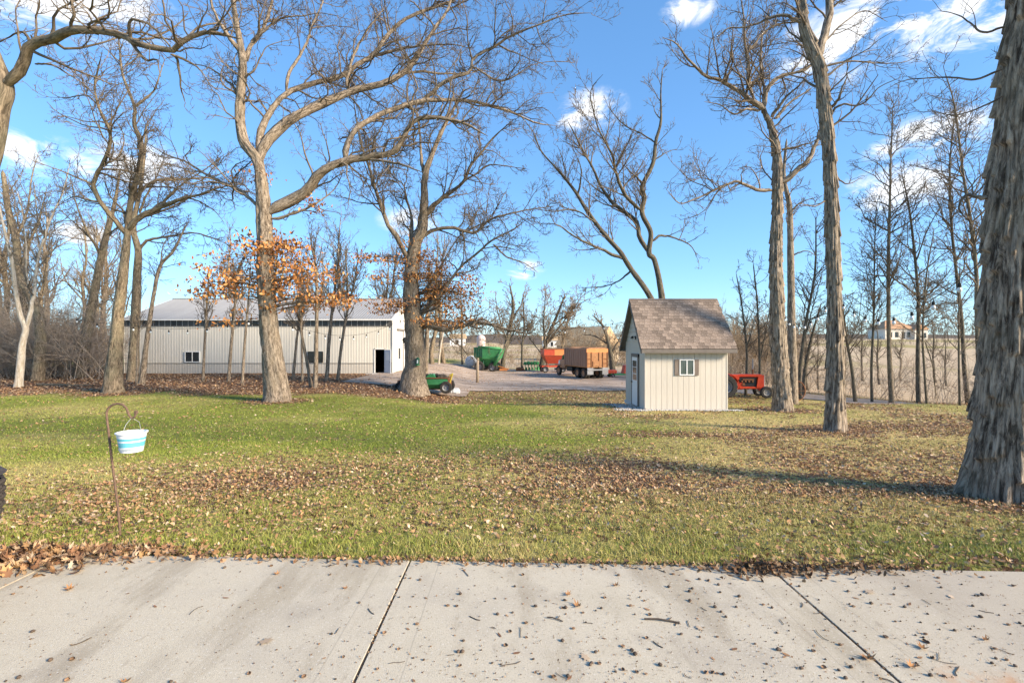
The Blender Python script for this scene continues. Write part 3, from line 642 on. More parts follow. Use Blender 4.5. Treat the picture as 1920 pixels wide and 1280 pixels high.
# left-hand trees
tree('shade_tree', 'dark forked shade tree left of the barn with an upswept crown', [(213,737,50),(215,690,37),(221,600,30),(230,520,26),(238,450,25),(240,420,20),(247,366,15),(258,330,14),(265,270,12),(252,235,11),(253,205,10),(245,180,8),(230,140,6),(224,90,4),(220,50,2)],
  [([(236,440),(215,412),(195,390),(180,365),(172,342),(185,312),(200,285),(206,240),(186,200),(178,160),(182,130),(192,90)],15,4), ([(238,425),(247,380),(285,340),(330,333),(395,330),(430,318)],13,3),
   ([(252,200),(285,170),(296,140),(305,112)],8,2.5), ([(240,432),(265,406),(300,390),(350,375),(400,358),(445,342)],17,3), ([(178,352),(150,335),(100,315),(60,300)],6,2), ([(300,388),(340,345),(380,320),(420,290)],7,2), ([(188,200),(160,180),(120,185),(90,170)],5,2)],
  303, BARK_GREY, TWIG, ws=.9, dens=(1.9, 3.1, 3.9, 2.5), l1max=3.0, amp=.10, S=32)
tree('shade_tree', 'straight grey tree just right of the forked shade tree', [(248,714,24),(252,640,20),(257,520,18),(259,470,17),(250,425,12),(262,360,9),(270,300,6),(275,230,3)], [([(258,470),(285,450),(330,442),(370,438),(420,455)],7,2), ([(256,455),(240,420),(225,380)],6,2), ([(262,400),(290,350),(310,300)],6,2)],
  304, BARK_GREY, TWIG, dens=(1.8, 3.2, 4.0, 2.6), l1max=2.6)
tree('leaning_tree', 'slim tan trunk leaning right at the left end of the barn', [(265,720,14),(275,640,11),(287,560,9),(300,500,8),(325,470,6),(350,420,3)], [([(300,500),(308,460),(330,430)],4,1.5)], 305, BARK_OAK, TWIG, dens=(1.8, 3.2, 4.0, 2.6), l1max=2)
tree('leaning_tree', 'brown trunk leaning right out of the brush behind the forked tree', [(148,694,24),(160,640,22),(175,560,19),(188,490,16),(200,440,14),(215,380,8),(225,320,4)], [([(190,480),(160,430),(140,380),(130,330)],8,2), ([(200,440),(230,420),(250,390)],5,2), ([(170,580),(210,560),(235,575)],5,2)], 306, BARK_GREY, TWIG, dens=(1.4, 2.6, 3.4, 2.0), Y=36)
tree('pale_tree', 'white barked forked tree at the far left edge of the lawn', [(34,726,24),(38,690,20),(43,640,18),(48,615,15),(38,590,11),(30,550,10),(22,490,9),(8,430,7),(-5,370,5)], [([(48,622),(60,575),(70,500),(84,445),(100,400),(118,360),(132,300)],13,3), ([(62,570),(50,520),(50,465),(42,400),(30,350)],7,2), ([(84,445),(72,400),(65,340)],5,2)],
  307, BARK_PALE, TWIG_GREY, ws=.82, dens=(1.3, 2.6, 3.4, 2.0), l1max=2.4)
tree('shade_tree', 'thick brown trunk behind the white barked tree', [(70,714,28),(76,640,25),(72,590,22),(55,550,19),(35,515,17),(30,450,15),(15,390,13),(5,320,9)], [([(40,525),(50,470),(75,420),(90,350)],9,2), ([(28,450),(50,400),(60,330),(75,280)],8,2)], 308, BARK_GREY, TWIG, dens=(1.2, 2.4, 3.2, 2.0), Y=33)
tree('overhanging_tree', 'near tree off the left edge whose heavy limb arches across the top', [(-70,900,90),(-62,760,72),(-50,520,62),(-35,360,58),(-15,270,54),(0,200,50),(8,165,46),(-10,110,36),(-40,40,30),(-70,-60,22),(-90,-200,10)],
  [([(5,165),(35,140),(48,110),(62,84),(80,82),(120,72),(180,66),(230,76),(262,90),(320,100),(332,90),(350,75),(392,62),(450,75)],30,8), ([(320,102),(332,112),(340,150),(350,195)],6,2.5), ([(245,82),(247,42),(265,42),(290,56),(326,98)],8,4), ([(330,105),(370,125),(395,160),(410,170)],5,2),
   ([(60,85),(40,60),(0,75),(-40,90)],6,3), ([(185,66),(150,40),(118,0),(100,-40)],5,2), ([(65,120),(100,122),(140,145),(175,170)],5,2)], 309, BARK_GREY, TWIG, Y=10.5, dens=(2.8, 4.2, 4.8, 3.2), l1=(.15, .4), l1max=1.7, wig=.28, S=40, trunk_t0=.7)
# trees on the right
tree('slender_tree', 'two stemmed bare tree rising behind the garden shed', [(1236,735,24),(1240,640,20),(1241,560,17),(1228,490,15),(1217,475,13),(1220,436,10),(1204,400,10),(1208,371,9),(1204,350,9),(1224,307,8),(1230,264,7),(1239,228,5),(1239,174,3),(1242,130,2)],
  [([(1217,475),(1197,443),(1192,418),(1160,397),(1134,371),(1120,343),(1105,310),(1085,270),(1062,225)],10,2.5), ([(1203,395),(1170,364),(1156,328),(1145,289),(1124,246),(1108,192),(1109,165),(1130,140)],8,2), ([(1229,268),(1200,250),(1170,235),(1140,200)],3.5,1.5),
   ([(1224,452),(1239,443),(1267,447),(1296,461),(1310,490)],5,1.5), ([(1204,345),(1190,330),(1160,300)],4,1.5), ([(1226,300),(1250,285),(1270,280)],3,1.5)], 401, BARK_DARK, TWIG, Y=27, dens=(2.0, 3.2, 3.6, 2.2), l1max=2.4, wig=.13, up=.12)
tree('slender_tree', 'bare tree slanting left from behind the shed roof', [(1262,735,20),(1240,620,17),(1221,560,14),(1181,501,12),(1163,472,11),(1134,440,9),(1102,397,8),(1077,357,7),(1045,318,5),(1016,285,3),(1000,250,2)], [([(1167,485),(1116,465),(1070,443),(1045,425),(1005,420)],7,2), ([(1120,420),(1080,395),(1040,398),(1000,392)],4,1.5), ([(1185,505),(1150,530),(1120,538),(1085,540)],4,1.5), ([(1085,365),(1090,320),(1075,280)],4,1.5)],
  402, BARK_DARK, TWIG, Y=26, dens=(2.0, 3.2, 3.6, 2.2), l1max=2.2, wig=.13, up=.10)
tree('shagbark_tree', 'shaggy hickory just right of the red tractor with a spreading crown', [(1467,771,48),(1466,745,42),(1463,700,39),(1458,600,37),(1455,500,34),(1457,420,31),(1458,350,29),(1455,280,25),(1445,235,22),(1432,205,19),(1440,165,12),(1465,143,10),(1510,130,7),(1540,100,4)],
  [([(1432,205),(1405,180),(1370,160),(1345,145),(1325,140),(1300,120),(1285,105),(1268,82),(1240,70)],15,3), ([(1425,207),(1400,205),(1375,214),(1350,196),(1320,190)],7,2), ([(1412,182),(1403,140),(1400,90),(1395,40),(1388,-10)],9,4), ([(1436,195),(1432,160),(1425,130),(1425,70),(1440,10)],8,3), ([(1446,220),(1470,190),(1500,160),(1522,128)],9,3), ([(1452,222),(1480,190),(1520,165)],8,3),
   ([(1462,345),(1485,315),(1510,290),(1525,262),(1530,235)],15,10), ([(1466,280),(1490,275),(1520,268),(1545,255)],6,2), ([(1448,357),(1420,352),(1385,338),(1365,345),(1340,355),(1300,375),(1275,382),(1250,355)],9,2.5), ([(1400,100),(1440,55),(1490,42),(1510,30)],8,4)],
  403, BARK_SHAG, TWIG, ws=.88, dens=(2.8, 4.2, 4.8, 3.2), l1max=2.2, shag=.045, S=72, rough=.04, amp=.08, trunk_res=.05)
tree('slender_tree', 'straight grey trunk close behind the shaggy hickory by the tractor', [(1487,738,22),(1485,650,18),(1483,520,16),(1482,450,14),(1480,385,12),(1470,330,8),(1475,260,4)], [([(1480,400),(1500,380),(1525,370)],5,2), ([(1484,480),(1510,470),(1530,480)],4,1.5)], 404, BARK_SHAG, TWIG, dens=(1.8, 3.2, 4.0, 2.6), Y=27, l1max=2)
tree('shagbark_tree', 'tall straight shagbark hickory standing alone on the right lawn', [(1563,809,54),(1565,790,45),(1566,740,41),(1566,600,38),(1563,500,37),(1560,400,34),(1555,300,33),(1548,220,32),(1538,140,31),(1528,105,30),(1514,70,21),(1505,30,18),(1500,-40,15),(1490,-160,10),(1480,-320,4)],
  [([(1533,115),(1546,70),(1553,20),(1557,-50),(1570,-180),(1590,-300)],22,4), ([(1504,45),(1470,38),(1440,42),(1420,52),(1390,60),(1365,60),(1338,80)],10,2.5), ([(1545,150),(1580,122),(1620,100),(1650,95)],7,2), ([(1556,205),(1572,185),(1590,145)],9,4), ([(1558,215),(1580,197),(1620,195),(1650,165),(1690,145)],6,2), ([(1546,125),(1590,115),(1650,118),(1700,115),(1732,98)],6,2), ([(1550,75),(1580,45),(1620,20),(1665,40)],5,2), ([(1553,20),(1590,-10),(1640,-30)],6,2), ([(1566,330),(1590,345),(1620,330)],4,1.5), ([(1555,370),(1530,385),(1500,380)],5,2)],
  405, BARK_SHAG, TWIG, ws=.86, dens=(2.8, 4.2, 4.8, 3.2), l1max=1.7, shag=.04, S=96, rough=.035, amp=.08, trunk_res=.035, trunk_t0=.45)
tree('shagbark_tree', 'massive close shagbark trunk filling the right edge', [(1874,934,168),(1878,890,146),(1885,800,132),(1893,640,128),(1905,400,122),(1922,150,114),(1934,0,108),(1940,-120,104)],
  [([(1938,-60),(1950,-300),(1960,-620),(1955,-1000),(1950,-1300)],106,14), ([(1850,372),(1822,366),(1808,372),(1800,390),(1806,402)],13,5), ([(1880,130),(1830,150),(1780,148),(1700,152),(1660,170)],6,2), ([(1885,50),(1840,60),(1800,30),(1760,20)],6,2), ([(1950,-420),(1800,-600),(1600,-760),(1350,-850)],50,12), ([(1955,-650),(2150,-850),(2400,-1000)],45,10), ([(1955,-900),(1750,-1150),(1600,-1350)],35,8), ([(1880,180),(1840,200),(1790,215),(1740,205)],5,1.5)],
  406, BARK_SHAG, TWIG, dens=(2.8, 4.2, 4.8, 3.2), l1=(.2, .5), l1max=1.9, shag=.06, S=260, rough=.025, amp=.15, flare_h=.3, trunk_res=.03, trunk_t0=.7)
# hedgerow trees along the drive
HR = [('bare forked hedgerow tree between the two shagbark trunks', [(1500,748,12),(1500,690,10),(1512,600,8),(1528,540,6),(1530,440,3)], [([(1506,640),(1520,590),(1540,520)],6,2)]),
      ('short crooked hedgerow stem just right of the lone shagbark', [(1604,754,13),(1597,690,10),(1588,640,8),(1578,600,6),(1560,560,4)], [([(1590,650),(1610,600),(1615,550)],4,1.5)]),
      ('thin straight hedgerow sapling left of the far house', [(1635,754,9),(1634,690,8),(1638,600,6),(1640,500,4),(1643,420,2)], []),
      ('tall straight hedgerow tree in front of the far house', [(1672,756,17),(1668,680,14),(1666,580,12),(1666,480,11),(1668,400,8),(1671,330,5),(1674,260,3)], [([(1667,470),(1690,440),(1700,400)],4,1.5), ([(1668,520),(1640,490),(1620,470)],4,1.5), ([(1667,515),(1720,555),(1770,590),(1812,625)],5,3)]),
      ('forked dark hedgerow tree right of the far house', [(1722,756,15),(1721,680,13),(1722,600,11),(1719,520,9),(1706,440,7),(1690,370,3)], [([(1718,490),(1735,440),(1755,400),(1775,370)],6,2), ([(1720,550),(1700,500),(1680,480)],4,1.5)]),
      ('slim curved hedgerow stem beside the forked dark tree', [(1738,757,8),(1733,690,7),(1730,620,6),(1738,540,5),(1752,470,3)], [([(1734,640),(1750,690),(1757,750)],4,3)]),
      ('leaning hedgerow tree left of the massive right trunk', [(1815,757,15),(1808,690,13),(1803,600,12),(1792,500,10),(1784,420,9),(1781,360,6),(1790,280,3)], [([(1785,440),(1765,400),(1750,350)],4,1.5), ([(1800,570),(1830,520),(1840,470)],4,1.5)]),
      ('thin hedgerow sapling beside the leaning hedgerow tree', [(1800,760,8),(1798,680,7),(1798,600,5),(1800,520,3)], []),
      ('pale tall hedgerow tree beside the top of the massive trunk', [(1838,740,16),(1832,600,15),(1830,500,14),(1818,400,12),(1805,320,9),(1790,250,6),(1770,190,3)], [([(1820,400),(1850,330),(1860,280)],4,2), ([(1806,325),(1770,300),(1740,310)],4,1.5)]),
      ('dark leaning hedgerow stem behind the rusty wheel', [(1506,744,13),(1510,690,11),(1525,640,8),(1540,600,5)], [([(1508,710),(1530,680),(1545,660)],5,2)]),
      ('twin hedgerow stems behind the tractor stack', [(1425,732,8),(1424,660,7),(1420,590,5),(1412,520,3)], [([(1424,690),(1436,630),(1448,560)],5,2)]),
      ('crooked hedgerow tree behind the tractor hood', [(1398,730,9),(1400,660,7),(1392,600,5),(1380,540,3)], [([(1400,650),(1415,600),(1432,570)],4,1.5)])]
for k, (lb, tr, lm) in enumerate(HR):
    tree('hedgerow_tree', lb, [(a, b-(k_*10 if k_ >= len(tr)-2 else 0), c) for k_, (a, b, c) in enumerate(tr)], lm, 500+k, BARK_DARK if k not in (3, 8) else BARK_GREY, TWIG, ws=.66, dens=(2.2, 3.0, 3.2, 2.2), l1max=2.6, wig=.17, group='trees along the drive', S=14, trunk_t0=.35, Y=None if tr[0][1] > 745 and k not in (8,) else (33 if k != 8 else 27), trunk_res=.2)
# saplings before the barn
SP = [('thin sapling before the barn, left of its left window', [(380,716,6),(384,640,5),(388,570,4),(392,500,2)]), ('thin sapling before the barn, right of its left window', [(428,716,7),(434,640,6),(440,580,5),(444,500,2)]),
      ('slim sapling close to the left side of the big oak', [(454,722,6),(459,640,5),(466,560,4),(470,490,2)]), ('slim sapling close to the right side of the big oak', [(549,712,6),(556,640,5),(563,580,4),(566,520,2)]),
      ('short straight sapling between the big oak and the right barn window', [(567,717,5),(566,650,4),(566,590,3),(564,520,2)]), ('sapling leaning left against the barn, crossing its neighbour', [(584,726,7),(576,680,6),(565,620,5),(560,540,3),(552,480,2)]),
      ('stoutest sapling directly before the right barn window', [(591,727,10),(593,640,8),(594,560,7),(592,500,5),(580,440,2)]), ('sapling just right of the right barn window', [(612,714,8),(617,640,7),(623,580,6),(632,510,4),(640,450,2)]),
      ('sapling leaning right between the barn window and barn door', [(633,713,7),(640,650,6),(650,590,5),(664,530,3),(672,480,2)]), ('thin leaning pole-like sapling behind the thick knobbly oak', [(797,722,10),(799,670,9),(801,620,8),(803,570,5),(806,500,3)]),
      ('thin dark sapling beside the leaning tan trunk', [(256,722,5),(258,650,4),(262,590,3),(264,530,2)])]
for k, (lb, tr) in enumerate(SP):
    tree('sapling', lb, tr, [], 600+k, BARK_OAK, TWIG, dens=(1.7, 2.8, 3.2, 2.2), l1max=2.0, wig=.12, up=.13, group='saplings before the barn', S=10, trunk_t0=.42, amp=.1, trunk_res=.25)
# trees round the yard
YT = [('forked bare tree right of the green grain cart', [(941,692,12),(946,660,10),(957,610,9),(962,570,6),(955,530,3)], [([(950,640),(938,600),(930,550)],4,1.5), ([(958,605),(975,570),(985,535)],5,2), ([(948,655),(965,620),(985,590)],5,2)]),
      ('thin bare tree between the grain cart and green plough', [(979,694,6),(979,650,5),(983,610,4),(980,550,2)], [([(980,640),(995,610),(1005,580)],3,1.5)]),
      ('wide fanning bare tree left of the red wagon', [(1012,698,12),(1020,660,10),(1030,625,8),(1045,590,6),(1060,550,3)], [([(1022,655),(1018,600),(1022,540)],6,2), ([(1026,645),(1060,600),(1090,560),(1110,545)],6,2), ([(1018,668),(1000,645),(990,630)],4,2), ([(1035,612),(1075,580),(1105,560)],4,2)]),
      ('thin leaning bare stem behind the red wagon', [(1050,697,5),(1054,650,5),(1062,610,4),(1075,570,2)], []),
      ('dark bare tree behind the back of the truck', [(1150,705,14),(1146,670,12),(1140,640,9),(1130,610,6),(1110,590,3)], [([(1146,665),(1165,630),(1175,600)],5,2), ([(1142,645),(1115,630),(1090,625)],5,2)])]
for k, (lb, tr, lm) in enumerate(YT):
    tree('yard_tree', lb, tr, lm, 700+k, BARK_DARK, TWIG_TAN, ws=.8, dens=(1.6, 2.6, 2.8, 1.6), l1max=3.4, wig=.15, up=.1, S=12, trunk_t0=.3, Y=62 if k < 4 else 58, trunk_res=.3, group='trees round the yard', amp=.15)
tree('birch_tree', 'thin white stemmed birch behind the green machine', [(822,680,4),(826,650,4),(831,620,3),(838,570,2)], [], 720, BARK_PALE, TWIG_GREY, dens=(1.5, 2, 2, 1), Y=58, l1max=2, S=8)
tree('slender_tree', 'thin bare tree left of the white bales', [(867,692,4),(866,650,3.5),(866,610,3),(864,560,2)], [], 721, BARK_GREY, TWIG_TAN, dens=(1.5, 2, 2, 1), Y=64, l1max=2, S=8)
# woods: generic bare trees, shared meshes
def generic(seed, H, bark, twig, lean=.06):
    r = rng(seed); n = 9; z = np.linspace(-.2, H, n); P = np.stack([np.cumsum(r.normal(0, lean*H/n*1.5, n)), np.cumsum(r.normal(0, lean*H/n*1.5, n)), z], -1); P[0, :2] = 0
    Pt, Rt = resamp([P], [np.linspace(.019*H, .03, n)], 30); b = Bag(); b.add(*tubes(Pt, Rt, 9, flare_disp(.25, seed, .4)))
    A, B = sprout(Pt, Rt, 1.9, seed+1, .3, 1, (.16, .36), 4.5, .5, ang=(28, 58), wig=.17, up=.1, K=8, rmin=.016); c = Bag(); b.add(*tubes(A, B, 5))
    C, D = sprout(A, B, 2.6, seed+2, .15, 1, (.25, .5), 1.9, .3, wig=.18, up=.06, K=5, rmin=.013); c.add(*tubes(C, D, 3))
    E, G = sprout(C, D, 3.4, seed+3, .15, 1, (.35, .6), 1.0, .2, wig=.2, up=.04, K=3, rmin=.011); c.add(*tubes(E, G, 3))
    me1, me2 = b.mesh('trunk'), c.mesh('crown'); me1.materials.append(bark); me2.materials.append(twig); return me1, me2
GEN = [generic(801, 11, BARK_GREY, TWIG_GREY), generic(802, 13, BARK_OAK, TWIG), generic(803, 9.5, BARK_DARK, TWIG), generic(804, 12, BARK_GREY, TWIG_TAN)]
def plant(i, x, y, s, name, label, group):
    t = thing(name, label, 'tree', (x, y, float(gz(x, y))), i*1.7, group); t.scale = (s, s, s)
    for nm, me in zip(('trunk', 'crown'), GEN[i % 4]): link(nm, me, None, t)
r = rng(77)
for k in range(17):
    plant(k, -36+k*1.75+r.uniform(-.6, .6), r.uniform(56, 66), r.uniform(1.1, 1.55), 'woodland_tree', 'bare tree rising behind the long barn roof', 'trees behind the barn')
for k in range(16):
    y = r.uniform(36, 58); x = (r.uniform(-40, 235)-960)/F*y
    plant(k+1, x, y, r.uniform(1.0, 1.4), 'woodland_tree', 'bare tree in the brushy wood left of the barn', 'trees in the left wood')
for k, (px, y) in enumerate(((1285,75),(1318,70),(1352,78),(1385,72),(1415,80))):
    plant(k+3, (px-960)/F*y, y, r.uniform(.62, .85), 'woodland_tree', 'brown bare tree beyond the shed roof and tractor', 'trees beyond the shed')
for k in range(16):
    px = (1290, 1312, 1335, 1362, 1388, 1408, 1440, 1515, 1535, 1585, 1618, 1650, 1690, 1755, 1775, 1850)[k]; x0 = (px-960)/F
    y = float(r.uniform(36, 44)) if k > 6 else float(r.uniform(40, 58))
    plant(2+4*(k % 2) if k % 3 else 0, x0*y, y, r.uniform(.42, .64), 'hedgerow_sapling', 'thin grey sapling in the hedgerow beyond the drive' if k > 6 else 'thin bare sapling in the brush right behind the shed', 'hedgerow saplings' if k > 6 else 'saplings behind the shed')
# brush
def brush(name, label, seed, n, xy, hr, twig, rmin=.007, kids=(5, 5), group=None):
    r = rng(seed); x, y = xy(r, n); n = len(x); g = gz(x, y); h = r.uniform(*hr, n); K = 4
    P = np.zeros((n, K, 3)); P[:, 0] = np.stack([x, y, g-.05], -1); d = unit(np.stack([r.normal(0, .35, n), r.normal(0, .35, n), np.ones(n)], -1))
    for k in range(1, K): d = unit(d+r.normal(0, .14, (n, 3))); P[:, k] = P[:, k-1]+d*(h/(K-1))[:, None]
    Rd = np.linspace(1, .4, K)[None]*np.clip(h*.006, rmin, .05)[:, None]
    b = Bag(); b.add(*tubes(P, Rd, 4)); A, B = sprout(P, Rd, kids[0]/2.5, seed+1, .2, 1, (.25, .5), 2, .25, wig=.2, K=3, rmin=rmin); b.add(*tubes(A, B, 3))
    C, D = sprout(A, B, kids[1]/1.2, seed+2, .15, 1, (.35, .65), .9, .15, wig=.22, K=2, rmin=rmin*.85); b.add(*tubes(C, D, 3))
    return tag(link(name, b.mesh(name), twig), label, 'brush', group, 'stuff')
def wood_xy(r, n): y = r.uniform(31, 47, n); x = (r.uniform(-60, 205, n)-960)/F*y; k = (y > 33.5+.055*(x+36)) ; return x[k], y[k]
brush('undergrowth', 'dense grey brush filling the wood left of the barn', 901, 620, wood_xy, (1.4, 6.5), TWIG_BRUSH, .012, (5, 4.5))
def hedge_xy(r, n): x = r.uniform(13, 31, n); y = road_y(x)+r.uniform(3.4, 8.0, n); return x, y
brush('hedgerow_brush', 'thin leafless brush along the far side of the drive', 905, 520, hedge_xy, (.6, 3.4), TWIG_BRUSH, .008, (5, 5))
def yard_xy(r, n): y = r.uniform(66, 84, n); x = (r.uniform(815, 1300, n)-960)/F*y; return x, y
brush('yard_brush', 'tan brush and tall weeds along the back of the yard', 909, 520, yard_xy, (.6, 4.0), TWIG_TAN, .013, (4, 4))
def shed_xy(r, n): y = r.uniform(42, 60, n); x = (r.uniform(1270, 1490, n)-960)/F*y; return x, y
brush('rear_brush', 'brown brush behind the shed and tractor', 913, 380, shed_xy, (1.5, 6.5), TWIG_TAN, .014, (4, 4))
def bld_xy(r, n): y = r.uniform(70, 86, n); x = (r.uniform(1055, 1300, n)-960)/F*y; return x, y
brush('building_brush', 'tan tangled brush in front of the old gabled farm building', 925, 230, bld_xy, (2, 6.5), TWIG_TAN, .015, (4, 4))
def far_xy(r, n): y = r.uniform(220, 390, n); x = r.uniform(-1.2, 1.25, n)*y; return x, y
brush('far_woods', 'hazy brown wood along the horizon', 917, 2600, far_xy, (6, 14), TWIG, .17, (.6, .6))
def midfar_xy(r, n): y = r.uniform(120, 150, n); x = r.uniform(.30, 1.2, n)*y; return x, y
brush('far_hedge', 'dark hedge line across the far field below the hill house', 921, 420, midfar_xy, (1.5, 3.5), TWIG_GREY, .035, (2, 2))
# ---------------------------------------------------------------- buildings
PANEL = pmat('cream_steel', (.60, .56, .485), (.66, .62, .545), .8, .5, 0, rnd=.03)
PANEL_D = pmat('taupe_steel', (.48, .44, .38), (.53, .49, .43), .8, .5, 0, rnd=.03)
WHITE = pmat('white_paint', (.74, .73, .70), (.80, .79, .77), 2, .5)
ROOFM = pmat('roof_steel', (.29, .285, .28), (.35, .345, .34), .6, .5, 0, rnd=.04, metal=.1)
DARKG = pmat('dark_glass', (.012, .014, .017), (.03, .034, .04), 1.5, .12, spec=.6)
CLEAR = pmat('skylight_panel', (.055, .055, .058), (.14, .13, .12), 1.2, .25, spec=.5, rnd=.35)
TRIM = pmat('taupe_trim', (.20, .175, .15), (.25, .22, .19), 3, .7)
BLACK = pmat('black_metal', (.015, .015, .016), (.03, .03, .03), 5, .5)
INT = pmat('barn_interior', (.05, .045, .04), (.08, .07, .06), 2, .9)
def ribbed(w_, h0, h1, step=.2275, d=.012):
    """ribbed sheet, x across, z up, ribs towards -y, closed back"""
    prof = []; n = max(1, round(w_/step)); st = w_/n
    for i in range(n): prof += [(i*st+.0, 0), (i*st+st*.70, 0), (i*st+st*.78, -d), (i*st+st*.92, -d)]
    prof += [(w_, 0)]; V = []; k = len(prof)
    for x, y in prof: V += [(x, y, 0), (x, y, h0+(h1-h0)*x/w_), (x, .02, 0), (x, .02, h0+(h1-h0)*x/w_)]
    Fs = []
    for i in range(k-1):
        a, b = i*4, i*4+4; Fs += [(a, b, b+1, a+1), (a+2, a+3, b+3, b+2), (a+1, b+1, b+3, a+3)]
    Fs += [(0, 1, 3, 2), ((k-1)*4, (k-1)*4+2, (k-1)*4+3, (k-1)*4+1)]
    return M().add(V, Fs).mesh('panel')
BX, BY = -32.9, 41.0; BZ = float(gz(-20, 41))-.02; BL, BD, EH, RH = 22.75, 12.0, 4.62, 6.85
barn = thing('barn', 'long cream metal barn with grey ribbed roof and skylight strip', 'barn', (BX, BY, BZ))
core = M().box(.06, 21.3, .06, .16, 0, 4.56).box(22.1, BL-.06, .06, .16, 0, 4.56).box(21.3, 22.1, .06, .16, 2.07, 4.56)
core.box(.06, .16, .16, BD-.06, 0, 4.56).box(BL-.16, BL-.06, .16, BD-.06, 0, 4.56).box(.06, BL-.06, BD-.16, BD-.06, 0, 4.56).box(.06, BL-.06, .16, BD-.16, .0, .03)
core.build('wall_frame', INT, barn)
W9 = BL/25; full = ribbed(W9, 3.11, 3.11); low = ribbed(W9, .86, .86)
for i in range(25):
    x = i*W9
    if i not in (23, 24):
        link('wall_panel', full, PANEL, barn, (x, .04, .90)); link('wainscot_panel', low, PANEL_D, barn, (x, .04, 0))
for x0, x1, z0, z1, mt, nm in ((20.93, 21.28, .9, 4.01, PANEL, 'wall_panel'), (21.28, 22.12, 2.12, 4.01, PANEL, 'wall_panel'), (22.12, 22.75, .9, 4.01, PANEL, 'wall_panel'), (20.93, 21.24, 0, .86, PANEL_D, 'wainscot_panel'), (22.14, 22.75, 0, .86, PANEL_D, 'wainscot_panel')):
    link(nm, ribbed(x1-x0, z1-z0, z1-z0), mt, barn, (x0, .04, z0))
M().box(0, 21.24, -.005, .05, .862, .898).build('wainscot_trim', TRIM, barn)
n = 46; wl_ = BL/n; lp_ = M().box(.012, wl_-.012, 0, .03, 0, .53).mesh('skylight_panel')
for i in range(n): link('skylight_panel', lp_, CLEAR, barn, (i*wl_, .02, 4.03))
M().box(0, BL, -.01, .05, 4.010, 4.030).build('strip_rail', TRIM, barn)
mull = M()
for i in range(0, n+1): mull.box(i*wl_-.012, i*wl_+.012, .0, .016, 4.03, 4.56)
mull.build('strip_battens', WHITE, barn)
sl = math.hypot(BD/2+.35, RH-EH); ang = math.atan2(RH-EH, BD/2+.35); rp = ribbed(W9, sl, sl, d=.03)
for i in range(25):
    for side in (0, 1):
        o = link('roof_panel', rp, ROOFM, barn)
        if side == 0: o.location = (i*W9, -.35, EH); o.rotation_euler = (ang-R(90), 0, 0)
        else: o.location = ((i+1)*W9, BD+.35, EH); o.rotation_euler = (ang-R(90), 0, R(180))
M().box(-.06, BL+.06, BD/2-.14, BD/2+.14, RH-.0, RH+.05).build('ridge_cap', ROOFM, barn)
M().box(-.05, BL+.05, -.42, -.36, EH-.13, EH-.01).build('eave_trim', WHITE, barn)
def rz_(y): return EH+.35*math.tan(ang)+(y)*math.tan(ang) if y <= BD/2 else EH+.35*math.tan(ang)+(BD-y)*math.tan(ang)
n = 14; wy = BD/n
for i in range(n):
    y0, y1 = i*wy, (i+1)*wy
    for xx, rot in ((BL+.01, 90), (-.01, -90)):
        if rot == 90: me = ribbed(wy, rz_(y0)-.12, rz_(y1)-.12); o = link('gable_panel', me, PANEL, barn, (xx, y0, 0))
        else: me = ribbed(wy, rz_(y1)-.12, rz_(y0)-.12); o = link('gable_panel', me, PANEL, barn, (xx, y1, 0))
        o.rotation_euler = (0, 0, R(rot))
for xx in (-.06, BL+.04):
    M().hexa([(xx, -.4, EH-.16), (xx+.03, -.4, EH-.16), (xx+.03, BD/2, RH-.17), (xx, BD/2, RH-.17), (xx, -.4, EH), (xx+.03, -.4, EH), (xx+.03, BD/2, RH), (xx, BD/2, RH)]).build('rake_trim', WHITE, barn)
M().box(BL-.01, BL+.10, -.04, .03, 0, 4.5).build('corner_trim', WHITE, barn)
sd_ = M().box(BL+.06, BL+.12, 4.0, 9.2, .05, 3.7).build('sliding_door', WHITE, barn)
M().box(BL+.06, BL+.16, 1.5, 11.7, 3.72, 3.86).build('door_track', TRIM, barn)
M().box(BL+.035, BL+.065, 3.90, 3.97, .0, 3.7).build('door_jamb', TRIM, barn)
g = M().box(BL+.03, BL+.07, 1.9, 2.7, 1.1, 2.2).build('gable_window', WHITE, barn); M().box(BL+.071, BL+.08, 1.97, 2.63, 1.17, 2.13).build('pane', DARKG, g)
for px in (361, 591.5):
    xc = (px-960)/F*BY-BX; f = M()
    for a in ((-.64, .64, 1.82, 1.88), (-.64, .64, .96, 1.02), (-.64, -.58, 1.02, 1.82), (.58, .64, 1.02, 1.82), (-.025, .025, 1.02, 1.82)): f.box(xc+a[0], xc+a[1], -.06, .03, a[2], a[3])
    wn_ = f.build('window', WHITE if px < 500 else BLACK, barn)
    for s in (-1, 1): M().box(xc+(-.58 if s < 0 else .025), xc+(-.025 if s < 0 else .58), -.03, -.01, 1.02, 1.82).build('pane', DARKG, wn_)
M().box(21.22, 21.30, -.02, .05, 0, 2.12).box(22.08, 22.14, -.02, .05, 0, 2.12).box(21.22, 22.14, -.02, .05, 2.05, 2.12).build('door_frame', WHITE, barn)
PALEB = pmat('pale_blue_paint', (.50, .54, .60), (.58, .62, .67), 2, .5)
dl = M().box(0, .80, -.02, .02, .02, 2.02, .008).build('door', PALEB, barn, (22.12, -.03, 0)); dl.rotation_euler = (0, 0, R(-38))
M().box(.16, .62, -.03, .03, 1.15, 1.85).build('pane', WHITE, dl); M().cyl((.72, -.07, .98), (.72, .07, .98), .025, 8).build('handle', BLACK, dl)
M().box(20.9, 22.9, -1.5, -.05, -.04, .07, .02).build('door_pad', pmat('pad_concrete', (.42, .39, .35), (.52, .49, .45), 3, .9), barn)
